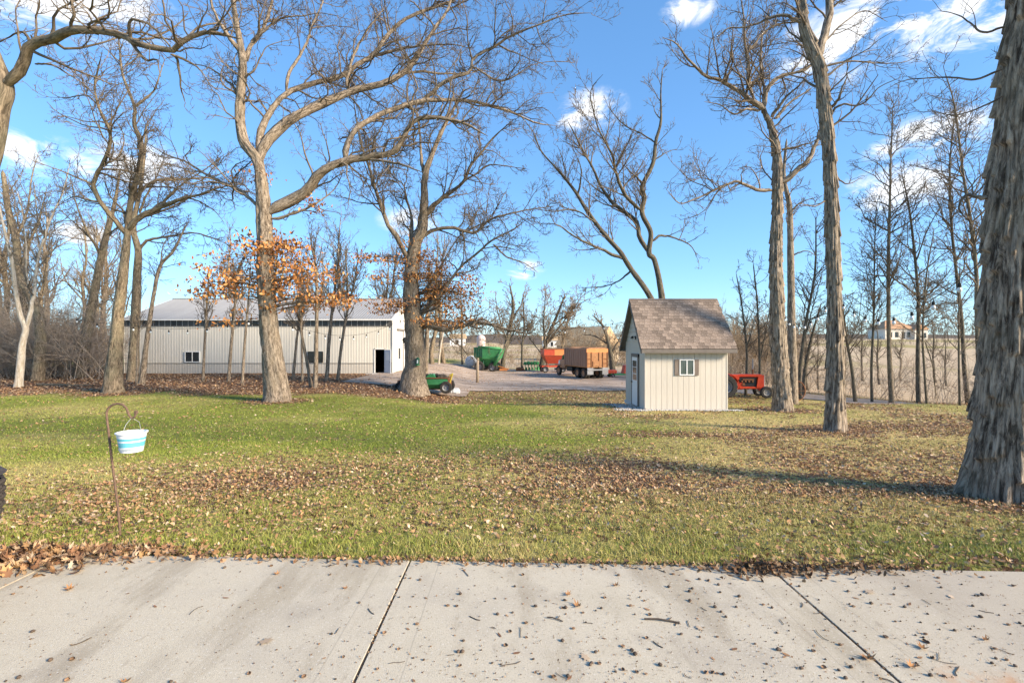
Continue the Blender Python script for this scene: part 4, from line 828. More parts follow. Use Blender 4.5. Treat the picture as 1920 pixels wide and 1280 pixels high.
# ---- garden shed
SX, SY, SZ = 5.2, 18.9, -.86; SW, SD, SE, SR = 3.22, 3.2, 2.71, 4.46
shed = thing('garden_shed', 'small cream garden shed with steep brown shingle roof', 'shed', (SX, SY, SZ))
SID = pmat('cream_siding', (.555, .50, .42), (.615, .56, .475), 3, .75, .12, stretch=(8, 8, .6), rnd=.025)
SHINGLE = pmat('shingles', (.165, .122, .094), (.31, .24, .19), 22, .95, .5, rnd=.32)
TAUPE = pmat('shed_trim', (.155, .13, .11), (.20, .17, .145), 6, .75, .1)
M().box(.03, SW-.03, .03, SD-.03, .02, SE-.02).build('wall_core', TAUPE, shed)
nb = 15; wb = SW/nb; bd = M().box(.005, wb-.005, 0, .028, 0, SE-.06, .004).mesh('siding_board')
for i in range(nb): link('siding_board', bd, SID, shed, (i*wb, 0, .06))
for i in range(nb):
    o = link('siding_board', bd, SID, shed, (SW, i*SD/nb, .06)); o.rotation_euler = (0, 0, R(90)); o.scale = (SD/SW, 1, 1)
def shed_h(y): return SE+(SR-SE-.10)*(1-abs(y-SD/2)/(SD/2))
nbl = 15; ws = SD/nbl
for i in range(nbl):
    y0, y1 = i*ws+.004, (i+1)*ws-.004
    lo = 2.12 if .85 < (y0+y1)/2 < 1.95 else .06
    M().box(0, .028, y0, y1, lo, SE).build('siding_board', SID, shed)
for k in range(9):
    z0 = SE+.01+k*.2
    hw = (SD/2)*(1-(z0+.2-SE)/(SR-SE-.05))
    if hw > .1:
        for xx in (0, SW-.03): M().hexa([(xx, SD/2-hw-.06, z0), (xx+.03, SD/2-hw-.06, z0), (xx+.03, SD/2+hw+.06, z0), (xx, SD/2+hw+.06, z0), (xx+.015, SD/2-hw, z0+.19), (xx+.03, SD/2-hw, z0+.19), (xx+.03, SD/2+hw, z0+.19), (xx+.015, SD/2+hw, z0+.19)]).build('gable_board', SID, shed)
M().prism([(.03, .06, SE), (.03, SD-.06, SE), (.03, SD/2, SR-.12)], (0, 0, 0), (SW-.06, 0, 0)).build('gable_core', SID, shed)
M().box(-.012, .04, -.012, .05, .05, SE-.02).box(SW-.04, SW+.012, -.012, .05, .05, SE-.02).build('corner_boards', SID, shed)
OX0, OX1, OY = -.20, SW+.24, .27
pitch = math.atan2(SR-SE+.0, SD/2+.0); run = SD/2+OY; ez = SR-run*math.tan(pitch)
for side in (0, 1):
    s = 1 if side == 0 else -1; yo = -OY if side == 0 else SD+OY
    M().hexa([(OX0, yo, ez-.05), (OX1, yo, ez-.05), (OX1, SD/2, SR-.05), (OX0, SD/2, SR-.05), (OX0, yo, ez), (OX1, yo, ez), (OX1, SD/2, SR), (OX0, SD/2, SR)] if side == 0 else
             [(OX1, yo, ez-.05), (OX0, yo, ez-.05), (OX0, SD/2, SR-.05), (OX1, SD/2, SR-.05), (OX1, yo, ez), (OX0, yo, ez), (OX0, SD/2, SR), (OX1, SD/2, SR)]).build('roof_deck', TAUPE, shed)
    M().box(OX0-.01, OX1+.01, yo-.03*s if s > 0 else yo, yo if s > 0 else yo+.03, ez-.15, ez-.005).build('fascia', TAUPE, shed)
    for xx in (OX0-.035, OX1+.003):
        M().hexa([(xx, yo, ez-.17), (xx+.03, yo, ez-.17), (xx+.03, SD/2, SR-.17), (xx, SD/2, SR-.17), (xx, yo, ez+.01), (xx+.03, yo, ez+.01), (xx+.03, SD/2, SR+.01), (xx, SD/2, SR+.01)]).build('rake_board', TAUPE, shed)
sl = math.hypot(run, SR-ez); rows = 17; cols_ = 17; eh = sl/rows; tw = (OX1-OX0+.06)/cols_
sh = M().hexa([(0, 0, 0), (tw-.006, 0, 0), (tw-.006, eh*1.5, 0), (0, eh*1.5, 0), (0, 0, .022), (tw-.006, 0, .022), (tw-.006, eh*1.5, .006), (0, eh*1.5, .006)]).mesh('shingle')
rr_ = random.Random(4)
for side in (0, 1):
    if side == 1:
        b = M()
        for j in range(rows): b.hexa([(OX0-.03, SD+OY-j*eh*math.cos(pitch), ez+j*eh*math.sin(pitch)), (OX1+.03, SD+OY-j*eh*math.cos(pitch), ez+j*eh*math.sin(pitch)), (OX1+.03, SD+OY-(j+1)*eh*math.cos(pitch), ez+(j+1)*eh*math.sin(pitch)), (OX0-.03, SD+OY-(j+1)*eh*math.cos(pitch), ez+(j+1)*eh*math.sin(pitch)),
            (OX0-.03, SD+OY-j*eh*math.cos(pitch)+.01, ez+.03+j*eh*math.sin(pitch)), (OX1+.03, SD+OY-j*eh*math.cos(pitch)+.01, ez+.03+j*eh*math.sin(pitch)), (OX1+.03, SD+OY-(j+1)*eh*math.cos(pitch), ez+.01+(j+1)*eh*math.sin(pitch)), (OX0-.03, SD+OY-(j+1)*eh*math.cos(pitch), ez+.01+(j+1)*eh*math.sin(pitch))])
        b.build('rear_shingles', SHINGLE, shed); continue
    for j in range(rows):
        off = (0, -.5, -.25)[j % 3]*tw+rr_.uniform(-.02, .02)
        for i in range(cols_+(1 if off < 0 else 0)):
            x0 = OX0-.03+off+i*tw
            if x0 > OX1-.04: continue
            o = link('shingle', sh, SHINGLE, shed, (max(x0, OX0-.03), -OY-.02+j*eh*math.cos(pitch), ez+.004+j*eh*math.sin(pitch))); o.rotation_euler = (pitch, 0, 0)
            if x0 < OX0-.03: o.scale = ((tw-(OX0-.03-x0))/tw, 1, 1)
            if x0+tw > OX1+.05: o.scale = ((OX1+.05-x0)/tw, 1, 1)
M().hexa([(OX0-.04, SD/2-.12, SR-.10), (OX1+.04, SD/2-.12, SR-.10), (OX1+.04, SD/2+.12, SR-.10), (OX0-.04, SD/2+.12, SR-.10), (OX0-.04, SD/2-.02, SR+.04), (OX1+.04, SD/2-.02, SR+.04), (OX1+.04, SD/2+.02, SR+.04), (OX0-.04, SD/2+.02, SR+.04)]).build('ridge_shingles', SHINGLE, shed)
wx, wz = (1288-1210)/48., 1.70                        # front window
f = M()
for a in ((-.29, .29, .27, .31), (-.29, .29, -.31, -.27), (-.29, -.25, -.27, .27), (.25, .29, -.27, .27), (-.02, .02, -.27, .27)): f.box(wx+a[0], wx+a[1], -.045, 0, wz+a[2], wz+a[3])
wn_ = f.build('window', WHITE, shed)
TEAL = pmat('curtained_glass', (.05, .07, .065), (.12, .15, .14), 9, .1, stretch=(3, 1, .3), spec=.6)
for s in (-1, 1): M().box(wx+(-.25 if s < 0 else .02), wx+(-.02 if s < 0 else .25), -.03, -.004, wz-.27, wz+.27).build('pane', TEAL, wn_)
SHUT = pmat('shutter_wood', (.16, .125, .10), (.24, .19, .155), 12, .8, .3, stretch=(1, 1, .2))
for s in (-1, 1):
    a = wx+(-.47 if s < 0 else .30); st = M().box(a, a+.17, -.03, 0, wz-.31, wz+.31).build('shutter', SHUT, shed)
    for z in (-.31, .27): M().box(a+.005, a+.165, -.042, -.0305, wz+z, wz+z+.04).build('rail', SHUT, st)
dr = M().box(-.055, -.01, .96, 1.84, .06, 2.06, .006).build('door', WHITE, shed)         # on the left side wall
M().box(-.06, -.0, .84, .955, .03, 2.2).box(-.06, .0, 1.845, 1.96, .03, 2.2).box(-.065, .0, .84, 1.96, 2.07, 2.2).build('door_trim', TAUPE, shed)
for i in range(3):
    for j in range(3): M().box(-.062, -.05, 1.08+i*.22, 1.08+i*.22+.19, 1.10+j*.28, 1.10+j*.28+.25).build('pane', DARKG, dr)
M().cyl((-.05, 1.78, 1.0), (-.12, 1.78, 1.0), .025, 8).build('handle', BLACK, dr)
lm_ = M().box(-.04, 0, 1.36, 1.44, 2.80, 2.94).cyl((-.04, 1.40, 2.90), (-.16, 1.40, 2.93), .015, 6).cyl((-.16, 1.40, 2.92), (-.16, 1.40, 2.84), .03, 10, .075).build('wall_lamp', BLACK, shed)
M().cyl((-.16, 1.40, 2.84), (-.16, 1.40, 2.75), .05, 10, .035).build('lamp_glass', pmat('lamp_glass', (.5, .52, .5), None, 3, .2), lm_)
M().box(-.05, SW+.05, -.05, SD+.05, -.08, .055).build('base_slab', pmat('slab_white', (.52, .50, .46), (.60, .58, .54), 5, .9), shed)
# gravel bed
r = rng(44); n = 2600; u = r.random(n); x = np.where(u < .35, SX-.55+r.normal(0, .25, n), SX+r.uniform(-.5, SW+.5, n)); y = np.where(u < .35, SY+r.uniform(-.35, SD, n), SY-.10-np.abs(r.normal(0, .13, n)))
k = ~((x > SX-.06) & (x < SX+SW+.06) & (y > SY-.06)); x, y = x[k], y[k]; n = len(x)
octa = np.array([[1,0,0],[-1,0,0],[0,1,0],[0,-1,0],[0,0,.7],[0,0,-.7]], float); of = np.array([[0,2,4],[2,1,4],[1,3,4],[3,0,4],[2,0,5],[1,2,5],[3,1,5],[0,3,5]])
V = octa[None]*r.uniform(.02, .045, (n, 1, 1))*r.uniform(.7, 1.3, (n, 6, 1))+np.stack([x, y, gz(x, y)+.02], -1)[:, None]
c = np.repeat(np.concatenate([r.uniform(.32, .66, (n, 1))*np.array([[1, .96, .9]]), np.ones((n, 1))], 1)[:, None], 6, 1)
o = link('gravel_bed', mk('gravel_bed', V.reshape(-1, 3), None, (np.arange(n)[:, None, None]*6+of[None]).reshape(-1, 3), {'col': ('FLOAT_COLOR', c.reshape(-1, 4))}), LEAF); tag(o, 'pale gravel laid round the foot of the garden shed', 'gravel', kind='stuff')
# ---- far buildings
def house_box(t, x0, x1, y0, y1, h, rh, wall, roof, hip=0, over=.4, ridge='x'):
    M().box(x0, x1, y0, y1, -1.5, h).build('wall', wall, t)
    m = M(); X0, X1, Y0, Y1 = x0-over, x1+over, y0-over, y1+over
    if ridge == 'x': a, b = (X0+hip, (Y0+Y1)/2, h+rh), (X1-hip, (Y0+Y1)/2, h+rh); fs = [(0, 1, 5, 4), (2, 3, 4, 5), (3, 0, 4), (1, 2, 5), (3, 2, 1, 0)]
    else: a, b = ((X0+X1)/2, Y0+hip, h+rh), ((X0+X1)/2, Y1-hip, h+rh); fs = [(1, 2, 5, 4), (3, 0, 4, 5), (0, 1, 4), (2, 3, 5), (3, 2, 1, 0)]
    m.add([(X0, Y0, h), (X1, Y0, h), (X1, Y1, h), (X0, Y1, h), a, b], fs).build('roof', roof, t)
TANW = pmat('tan_wall', (.48, .39, .27), (.58, .48, .35), .5, .8); TANR = pmat('weathered_roof', (.40, .275, .15), (.52, .37, .22), .4, .9); CREAMW = pmat('pale_wall', (.66, .60, .50), (.74, .68, .58), .5, .8); ORR = pmat('orange_roof', (.42, .24, .13), (.52, .31, .18), .3, .9)
Y = 92.; x = (1098-960)/F*Y; z = float(gz(x, Y))
t = thing('farm_building', 'old tan gabled farm building behind the grain truck', 'building', (x, Y, z), R(-42)); house_box(t, -4.6, 4.2, -3, 5, 2.9, 3.6, TANW, TANR)
M().prism([(4.21, -3, 2.85), (4.21, 5, 2.85), (4.21, 1, 6.0)], (0, 0, 0), (.05, 0, 0)).build('gable', TANW, t); M().box(4.22, 4.3, 0, 1.2, 1.2, 2.6).build('window', DARKG, t); M().box(-1, .2, -3.06, -2.98, 1.0, 2.2).build('window', DARKG, t)
Y = 185.; x = (1694-960)/F*Y; z = float(gz(x, Y))
t = thing('hill_house', 'beige house with orange hip roof on the far hill', 'house', (x, Y, z)); house_box(t, -7, 4, 0, 9, 4.0, 3.4, CREAMW, ORR, 4.0, .6); house_box(t, 3.2, 8.2, -1.4, 6, 3.6, 2.2, CREAMW, ORR, 0, .4, 'y')
M().prism([(3.2, -1.42, 3.6), (8.2, -1.42, 3.6), (5.7, -1.42, 5.6)], (0, 0, 0), (0, .04, 0)).build('gable', CREAMW, t)
for xx, z0, wd, h in ((-5.6, .7, 1.3, 2.0), (-3.2, .7, 1.3, 2.0), (-.6, .2, 1.2, 2.5), (1.4, .7, 1.2, 2.0)): M().box(xx, xx+wd, -.06, .05, z0, z0+h).build('window', DARKG, t)
for xx in (4.0, 6.1): M().box(xx, xx+1.4, -1.46, -1.38, .5, 2.4).build('window', DARKG, t)
M().box(-.3, .5, 4, 4.8, 6.2, 8.4).build('chimney', TANW, t)
for px, Y, wd, lb in ((857, 170., 5, 'tiny white building in the far fields left of the grain cart'), (1035, 190., 7, 'tiny pale building far behind the red wagon')):
    x = (px-960)/F*Y; t = thing('far_cottage', lb, 'building', (x, Y, float(gz(x, Y)))); house_box(t, -wd/2, wd/2, 0, 5, 2.6, 1.6, WHITE, TANR); M().box(-.5, .5, -.06, .04, .3, 2.0).build('window', DARKG, t)
Y = 105.; x = (902-960)/F*Y; t = thing('silo', 'pinkish domed silo top just behind the grain cart', 'silo', (x, Y, float(gz(x, Y))))
PINK = pmat('silo_steel', (.55, .42, .38), (.64, .51, .46), 1, .5); M().cyl((0, 0, -1), (0, 0, 3.4), .95, 20).build('barrel', PINK, t); M().lathe((0, 0, 3.4), (0, 0, 1), [(.98, 0), (.92, .35), (.7, .7), (.35, .92), (.02, 1.0)], 20).build('dome', PINK, t, smooth=True)
# ---------------------------------------------------------------- machines
RUB = pmat('tyre_rubber', (.022, .022, .022), (.055, .05, .045), 12, .85); GREEN = pmat('green_paint', (.035, .19, .065), (.06, .26, .10), 3, .5, rnd=.0); GREEND = pmat('dark_green_paint', (.018, .085, .05), (.03, .12, .07), 3, .55)
REDP = pmat('red_paint', (.40, .055, .03), (.52, .085, .04), 4, .45); ORANGE = pmat('orange_paint', (.58, .20, .06), (.66, .26, .09), 3, .5); RUST = pmat('rust', (.16, .07, .035), (.30, .13, .06), 9, .9, .2)
BROWN = pmat('faded_brown_panel', (.24, .145, .10), (.31, .195, .14), 1.6, .7, .1, stretch=(1, 1, .3)); TANO = pmat('weathered_orange_wood', (.27, .125, .055), (.42, .21, .09), 4, .75, .1); GREYM = pmat('grey_metal', (.22, .22, .23), (.32, .32, .33), 4, .5, metal=.2)
RIMB = pmat('rusty_rim', (.34, .19, .11), (.46, .28, .18), 6, .7); LUMP = pmat('wrapped_plastic', (.66, .67, .69), (.78, .79, .80), 2, .35)
def wheel(t, c, ax, r_, w_, rim=None, lugs=0):
    ax = Vector(ax).normalized()
    m = M().lathe(c, ax, [(r_*.55, -w_*.42), (r_*.62, -w_*.5), (r_*.92, -w_*.5), (r_, -w_*.3), (r_, w_*.3), (r_*.92, w_*.5), (r_*.62, w_*.5), (r_*.55, w_*.42)], 28)
    if lugs:
        a = ax.orthogonal().normalized(); b = ax.cross(a); cc = Vector(c)
        for i in range(lugs):
            for s in (-1, 1):
                th = 2*math.pi*(i+.25*s)/lugs; d0 = a*math.cos(th)+b*math.sin(th); th2 = th+.22; d1 = a*math.cos(th2)+b*math.sin(th2)
                p = cc+d0*r_*1.0; q = cc+d1*r_*.97+ax*s*w_*.48; m.cyl(p, q, r_*.045, 5)
    wv = m.build('wheel', RUB, t, smooth=False)
    M().lathe(c, ax, [(.02, w_*.12), (r_*.18, w_*.16), (r_*.2, w_*.05), (r_*.42, w_*.02), (r_*.5, w_*.36), (r_*.58, w_*.44), (r_*.58, -w_*.44), (r_*.5, -w_*.36), (r_*.42, -w_*.05), (.02, -w_*.1)], 24).build('rim', rim or GREYM, wv, smooth=False); return wv
def gpos(px, Y): x = (px-960)/F*Y; return (x, Y, float(gz(x, Y))+.03)
# grain truck: local +x forward
p = gpos(1120, 47.); tr = thing('grain_truck', 'old grain truck with a brown box and orange tailgate parked in the yard', 'truck', p, R(90+20))
M().box(0, 4.9, -1.17, 1.17, 1.12, 1.22).build('bed_floor', TANO, tr)
M().box(.05, 4.9, 1.12, 1.18, 1.22, 2.92).box(.05, 4.9, -1.18, -1.12, 1.22, 2.92).box(4.84, 4.9, -1.12, 1.12, 1.22, 2.95).build('box_side', BROWN, tr)
m = M()
for i in range(10): m.box(.25+i*.48, .31+i*.48, 1.18, 1.215, 1.22, 2.9); m.box(.25+i*.48, .31+i*.48, -1.215, -1.18, 1.22, 2.9)
m.build('side_stakes', BROWN, tr)
M().box(0, .05, -1.12, 1.12, 1.22, 2.55).build('tailgate', TANO, tr); M().box(-.02, .05, -1.18, 1.18, 2.55, 2.94).build('tailgate_header', ORANGE, tr)
m = M()
for y in (-1.15, -.62, -.2, .62, 1.1): m.box(-.06, .0, y, y+.07, 1.15, 2.6)
for z in (1.5, 1.95): m.box(-.05, .0, -1.15, -.6, z, z+.05); m.box(-.05, .0, .65, 1.15, z, z+.05)
m.build('tailgate_ribs', RUST, tr); M().box(-.07, -.01, -.15, .5, 1.25, 1.75).build('grain_door', TANO, tr)
m = M()                                             # sagging tarp
for i in range(8):
    x0, x1 = i*.61, (i+1)*.61; z0, z1 = 2.93+.06*math.sin(i*1.1), 2.93+.06*math.sin((i+1)*1.1)
    m.hexa([(x0, -1.2, 2.9), (x1, -1.2, 2.9), (x1, 1.2, 2.9), (x0, 1.2, 2.9), (x0, -.9, z0+.1), (x1, -.9, z1+.1), (x1, .9, z1+.1), (x0, .9, z0+.1)])
m.build('tarp', TANO, tr)
M().box(-.1, 7.0, .32, .48, .78, 1.08).box(-.1, 7.0, -.48, -.32, .78, 1.08).build('chassis', BLACK, tr)
M().box(5.1, 6.3, -1.0, 1.0, .85, 1.7, .05).hexa([(5.1, -.9, 1.7), (6.2, -.9, 1.7), (6.2, .9, 1.7), (5.1, .9, 1.7), (5.2, -.8, 2.25), (5.9, -.8, 2.25), (5.9, .8, 2.25), (5.2, .8, 2.25)]).build('cab', RIMB, tr)
M().box(5.35, 5.85, .86, .92, 1.75, 2.15).box(5.35, 5.85, -.92, -.86, 1.75, 2.15).build('cab_window', DARKG, tr)
M().hexa([(6.3, -.7, .85), (7.5, -.62, .85), (7.5, .62, .85), (6.3, .7, .85), (6.3, -.7, 1.75), (7.5, -.58, 1.55), (7.5, .58, 1.55), (6.3, .7, 1.75)]).build('hood', LUMP, tr)
M().box(6.0, 7.3, .72, 1.15, 1.05, 1.2, .04).box(6.0, 7.3, -1.15, -.72, 1.05, 1.2, .04).build('fender', RIMB, tr)
M().box(7.5, 7.62, -1.05, 1.05, .5, .72).build('bumper', GREYM, tr); M().box(3.2, 4.4, .65, 1.1, .6, 1.05, .03).build('fuel_tank', BLACK, tr)
M().box(-.12, -.06, .5, 1.15, .45, 1.1).box(-.12, -.06, -1.15, -.5, .45, 1.1).build('mudflap', GREYM, tr); M().box(-.16, -.06, -1.1, 1.1, .85, .97).build('rear_bar', GREYM, tr)
for x in (.95, 2.25):
    for s in (1, -1):
        for dy in (.62, .93): wheel(tr, (x, s*dy, .52), (0, s, 0), .52, .26, RIMB)
for s in (1, -1): wheel(tr, (6.6, s*.93, .52), (0, s, 0), .52, .26, RIMB)
# gravity wagon
p = gpos(1036, 58.); wg = thing('gravity_wagon', 'red gravity wagon with an orange panel beside the grain truck', 'wagon', p, R(8))
def taper(x0, x1, y0, y1, z0, z1, q): return [(x0+q, y0+q, z0), (x1-q, y0+q, z0), (x1-q, y1-q, z0), (x0+q, y1-q, z0), (x0, y0, z1), (x1, y0, z1), (x1, y1, z1), (x0, y1, z1)]
M().box(-1.25, .0, -1.1, 1.1, 2.0, 2.75).build('upper_box', REDP, wg); M().box(.0, 1.25, -1.1, 1.1, 2.0, 2.75).build('upper_panel', ORANGE, wg)
M().hexa(taper(-1.25, 1.25, -1.1, 1.1, 1.05, 1.995, .55)).build('hopper', REDP, wg); M().box(-1.3, 1.3, -1.15, 1.15, 2.74, 2.82).box(-1.27, 1.27, -1.12, 1.12, 2.0, 2.04).build('rim_band', RUST, wg)
M().box(-1.4, 1.4, -.5, -.38, .62, .8).box(-1.4, 1.4, .38, .5, .62, .8).cyl((-.7, -.44, .7), (-.55, -.44, 1.3), .05).cyl((.7, -.44, .7), (.55, -.44, 1.3), .05).cyl((-.7, .44, .7), (-.55, .44, 1.3), .05).cyl((.7, .44, .7), (.55, .44, 1.3), .05).cyl((1.3, 0, .6), (2.6, -.2, .35), .05).build('running_gear', REDP, wg)
for x in (-1.05, 1.05):
    for s in (1, -1): wheel(wg, (x, s*.85, .38), (0, s, 0), .38, .25)
# grain cart
p = gpos(917, 60.); gc = thing('grain_cart', 'tall green grain cart with folded auger at the back of the yard', 'grain cart', p, R(-12))
M().box(-1.55, -.45, -1.45, 1.3, 1.75, 2.95).build('front_box', GREEND, gc)
m = M()
for i in range(5): m.box(-1.5+i*.24, -1.42+i*.24, -1.5, -1.45, 1.75, 2.95)
m.build('rib', GREEND, gc)
M().hexa([(-.45, -1.45, 1.55), (1.35, -1.2, 1.55), (1.35, 1.2, 1.55), (-.45, 1.3, 1.55), (-.45, -1.45, 2.9), (1.75, -1.45, 2.75), (1.75, 1.3, 2.75), (-.45, 1.3, 2.9)]).build('hopper_side', GREEN, gc)
M().hexa(taper(-1.5, 1.4, -1.4, 1.2, .7, 1.75, .75)).build('lower_hopper', GREEN, gc); M().cyl((-1.0, -1.38, 2.98), (1.75, -1.38, 2.82), .16, 10).build('roll_tarp', GREEN, gc, smooth=True)
M().cyl((1.95, -1.3, 2.7), (1.0, -1.3, .75), .19, 12).build('auger_tube', GREEN, gc, smooth=True); M().box(-1.2, 1.2, -.3, -.15, .55, .8).box(-1.2, 1.2, .15, .3, .55, .8).cyl((-.4, -1.2, .6), (-.4, -1.2, 1.7), .06).cyl((.6, -1.1, .6), (.6, -1.1, 1.7), .06).build('frame', GREEND, gc)
M().cyl((1.2, -.2, .6), (2.6, -.6, .3), .07).box(1.5, 2.4, -.7, -.4, .1, .35).build('tongue', ORANGE, gc)
for s in (1, -1): wheel(gc, (-.9, s*1.25, .62), (0, s, 0), .62, .5, lugs=14); wheel(gc, (.75, s*1.1, .55), (0, s, 0), .55, .4, lugs=14)
# plough
p = gpos(996, 61.); pl = thing('plough', 'small bright green plough near the trees at the yard edge', 'plough', p, R(10))
M().box(-.95, .95, -.1, .1, .75, .92).box(-.9, .8, .5, .62, .7, .85).cyl((-.8, 0, .8), (-.8, .6, .78), .06).cyl((.7, 0, .8), (.7, .6, .78), .06).build('frame', GREEN, pl)
for i in range(5):
    x = -.8+i*.4; M().box(x-.15, x+.15, -.35, .05, .72, 1.12+.06*(i % 2), .04).build('hopper', GREEN, pl); u = M().cyl((x, -.05, .85), (x+.05, -.1, .95), .06).cyl((x, -.1, .8), (x, -.35, .12), .05).hexa([(x-.05, -.5, .02), (x+.22, -.4, .02), (x+.22, -.35, .02), (x-.05, -.45, .02), (x-.05, -.5, .4), (x+.18, -.4, .45), (x+.18, -.35, .45), (x-.05, -.45, .4)]).build('share', GREEN, pl)
wheel(pl, (.95, -.15, .28), (0, -1, 0), .28, .15)
p = gpos(975, 60.); t = M().lathe((0, 0, .22), (1, .2, 0), [(.1, -.5), (.24, -.45), (.26, .0), (.24, .45), (.1, .5)], 14).box(-.5, .7, -.1, .1, .0, .16).build('rusty_drum', RUST, None, p); tag(t, 'rusty brown drum lying left of the green plough', 'drum')
# white wrapped bales
for k, (px, Y, s, lb) in enumerate(((884, 63., 1.0, 'white wrapped round bale left of its twin by the yard'), (907, 64.5, 1.05, 'white wrapped round bale partly behind the wooden post'))):
    b = M().lathe((0, 0, .72*s), (.25, 1, 0), [(.02, -.62*s), (.55*s, -.62*s), (.7*s, -.5*s), (.74*s, 0), (.7*s, .5*s), (.55*s, .62*s), (.02, .62*s)], 26).build('wrapped_bale', LUMP, None, gpos(px, Y), True); tag(b, lb, 'bale', 'wrapped bales')
# green spreader by the barn
p = gpos(806, 31.5); sp = thing('manure_spreader', 'low green tub spreader behind the thick knobbly oak', 'spreader', p)
prof = [(-.62, .95), (-.66, .55), (-.42, .28), (.42, .28), (.66, .55), (.62, .95)]
m = M(); m.prism([(-1.5, y, z) for y, z in prof], (0, 0, 0), (2.75, 0, 0)); m.build('tub', GREEN, sp)
M().box(-1.55, 1.3, -.67, -.6, .93, 1.0).box(-1.55, 1.3, .6, .67, .93, 1.0).box(-1.4, 1.2, -.3, .3, .2, .3).box(1.25, 1.33, -.64, .64, .3, 1.0).build('frame', RUST, sp)
M().cyl((1.3, -.4, .5), (1.55, -.55, 1.25), .05).cyl((1.55, -.55, 1.25), (1.35, -.55, 1.1), .05).build('lever', pmat('yellow_paint', (.55, .42, .06), None, 4, .5), sp)
m = M(); rr_ = random.Random(3)
for i in range(16): x = -.9+i*.12; m.lathe((x, rr_.uniform(-.3, .3), .98), (0, 0, 1), [(.3, -.1), (.24, .06+.1*rr_.random()), (.02, .16+.1*rr_.random())], 7)
m.build('load', pmat('dark_muck', (.04, .033, .028), (.09, .075, .06), 12, .95, .4), sp); M().hexa([(-.2, -.6, .95), (.5, -.6, .95), (.5, .2, .95), (-.2, .2, .95), (0, -.55, 1.2), (.3, -.55, 1.2), (.3, .1, 1.2), (0, .1, 1.2)]).build('cover', GREEN, sp)
for s in (1, -1): wheel(sp, (1.15, s*.8, .38), (0, s, 0), .38, .24, GREYM, 12)
M().cyl((-1.5, 0, .45), (-2.0, 0, .45), .06).box(-2.0, -1.5, -.5, .5, .38, .8).build('drawbar', RUST, sp)
for s in (1, -1): wheel(sp, (-1.75, s*.62, .38), (0, s, 0), .38, .22)
rr_ = random.Random(8); m = M()
for i in range(7): m.lathe((rr_.uniform(-.3, .35), rr_.uniform(-.2, .2), 0), (rr_.uniform(-.3, .3), rr_.uniform(-.3, .3), 1), [(.24, 0), (.26, .15), (.18, .32), (.02, .38)], 8)
tag(m.build('tarp_bundle', pmat('grey_tarp', (.45, .46, .48), (.6, .6, .6), 8, .6), None, gpos(853, 33.)), 'crumpled grey white bundle right of the green spreader', 'bundle')
m = M()
for s in (-1, 1):
    for i in range(6):
        a0, a1 = -.9+i*.3, -.6+i*.3; m.hexa([(s*.16+.10*s*math.cos(a0)-.05, -.08, .17+.17*math.sin(a0)), (s*.16+.10*s*math.cos(a0)-.02, -.08, .17+.17*math.sin(a0)), (s*.16+.10*s*math.cos(a0)-.02, .12, .17+.17*math.sin(a0)), (s*.16+.10*s*math.cos(a0)-.05, .12, .17+.17*math.sin(a0)),
            (s*.16+.10*s*math.cos(a1)-.05, -.08, .17+.17*math.sin(a1)), (s*.16+.10*s*math.cos(a1)-.02, -.08, .17+.17*math.sin(a1)), (s*.16+.10*s*math.cos(a1)-.02, .12, .17+.17*math.sin(a1)), (s*.16+.10*s*math.cos(a1)-.05, .12, .17+.17*math.sin(a1))])
m.box(-.2, .2, -.04, .06, .0, .05); YB = gY(845, 720); tag(m.build('boot_scraper', BLACK, None, (at(845, 700, YB)[0], YB, float(gz(at(845, 700, YB)[0], YB)))), 'small black two-bladed scraper on the leaves below the spreader', 'scraper')
# post
YB = gY(895, 718); x = (895-960)/F*YB
WOODP = pmat('old_wood', (.34, .25, .16), (.50, .38, .26), 7, .85, .3, stretch=(1, 1, .15)); t = thing('wooden_post', 'weathered wooden post standing at the yard edge before the grain cart', 'post', (x, YB, float(gz(x, YB))))
M().cyl((0, 0, -.1), (.03, 0, 2.15), .13, 14, .115).build('shaft', WOODP, t, smooth=True); M().cyl((.03, 0, 2.15), (.032, 0, 2.2), .118, 14, .08).build('cap', WOODP, t)
# small red and green implement right of the truck
p = gpos(1158, 50.); t = thing('mower_implement', 'low red and green mower between the truck and the shed', 'mower', p, R(10))
M().box(-.9, .9, -.5, .5, .22, .38, .03).build('deck', GREEN, t); M().box(-1.2, -.2, -.3, .4, .38, .75, .05).build('gearbox', REDP, t); M().hexa([(.5, -.4, .3), (1.3, -.4, .3), (1.3, .4, .3), (.5, .4, .3), (.7, -.35, 1.2), (1.2, -.35, 1.3), (1.2, .35, 1.3), (.7, .35, 1.2)]).build('housing', REDP, t)
for s in (1, -1): wheel(t, (-.7, s*.55, .2), (0, s, 0), .2, .14)
# tractor: local +x forward (to the right in the photo)
p = gpos(1352, 32.); tc = thing('tractor', 'red orange vintage tractor parked between the shed and the shaggy hickory', 'tractor', p, R(-6))
TRED = pmat('tractor_red', (.50, .045, .018), (.62, .075, .025), 3, .4)
for s in (1, -1): wheel(tc, (0, s*.78, .74), (0, s, 0), .74, .40, GREYM, 18)
for s in (1, -1): wheel(tc, (2.62, s*.62, .38), (0, s, 0), .38, .22, pmat('dull_rim', (.28, .26, .24), (.38, .35, .32), 9, .6))
M().box(-.35, .55, -.28, .28, .55, 1.12, .05).box(.5, 1.3, -.22, .22, .5, 1.0, .04).build('transmission', TRED, tc); M().cyl((0, -.7, .74), (0, .7, .74), .14, 12).build('rear_axle', TRED, tc)
M().box(1.0, 2.5, -.27, .27, 1.32, 1.50, .04).box(.45, 1.05, -.3, .3, 1.12, 1.48, .05).build('hood', TRED, tc); M().box(1.1, 2.15, -.2, .2, .62, 1.32).build('engine', BLACK, tc)
m = M()
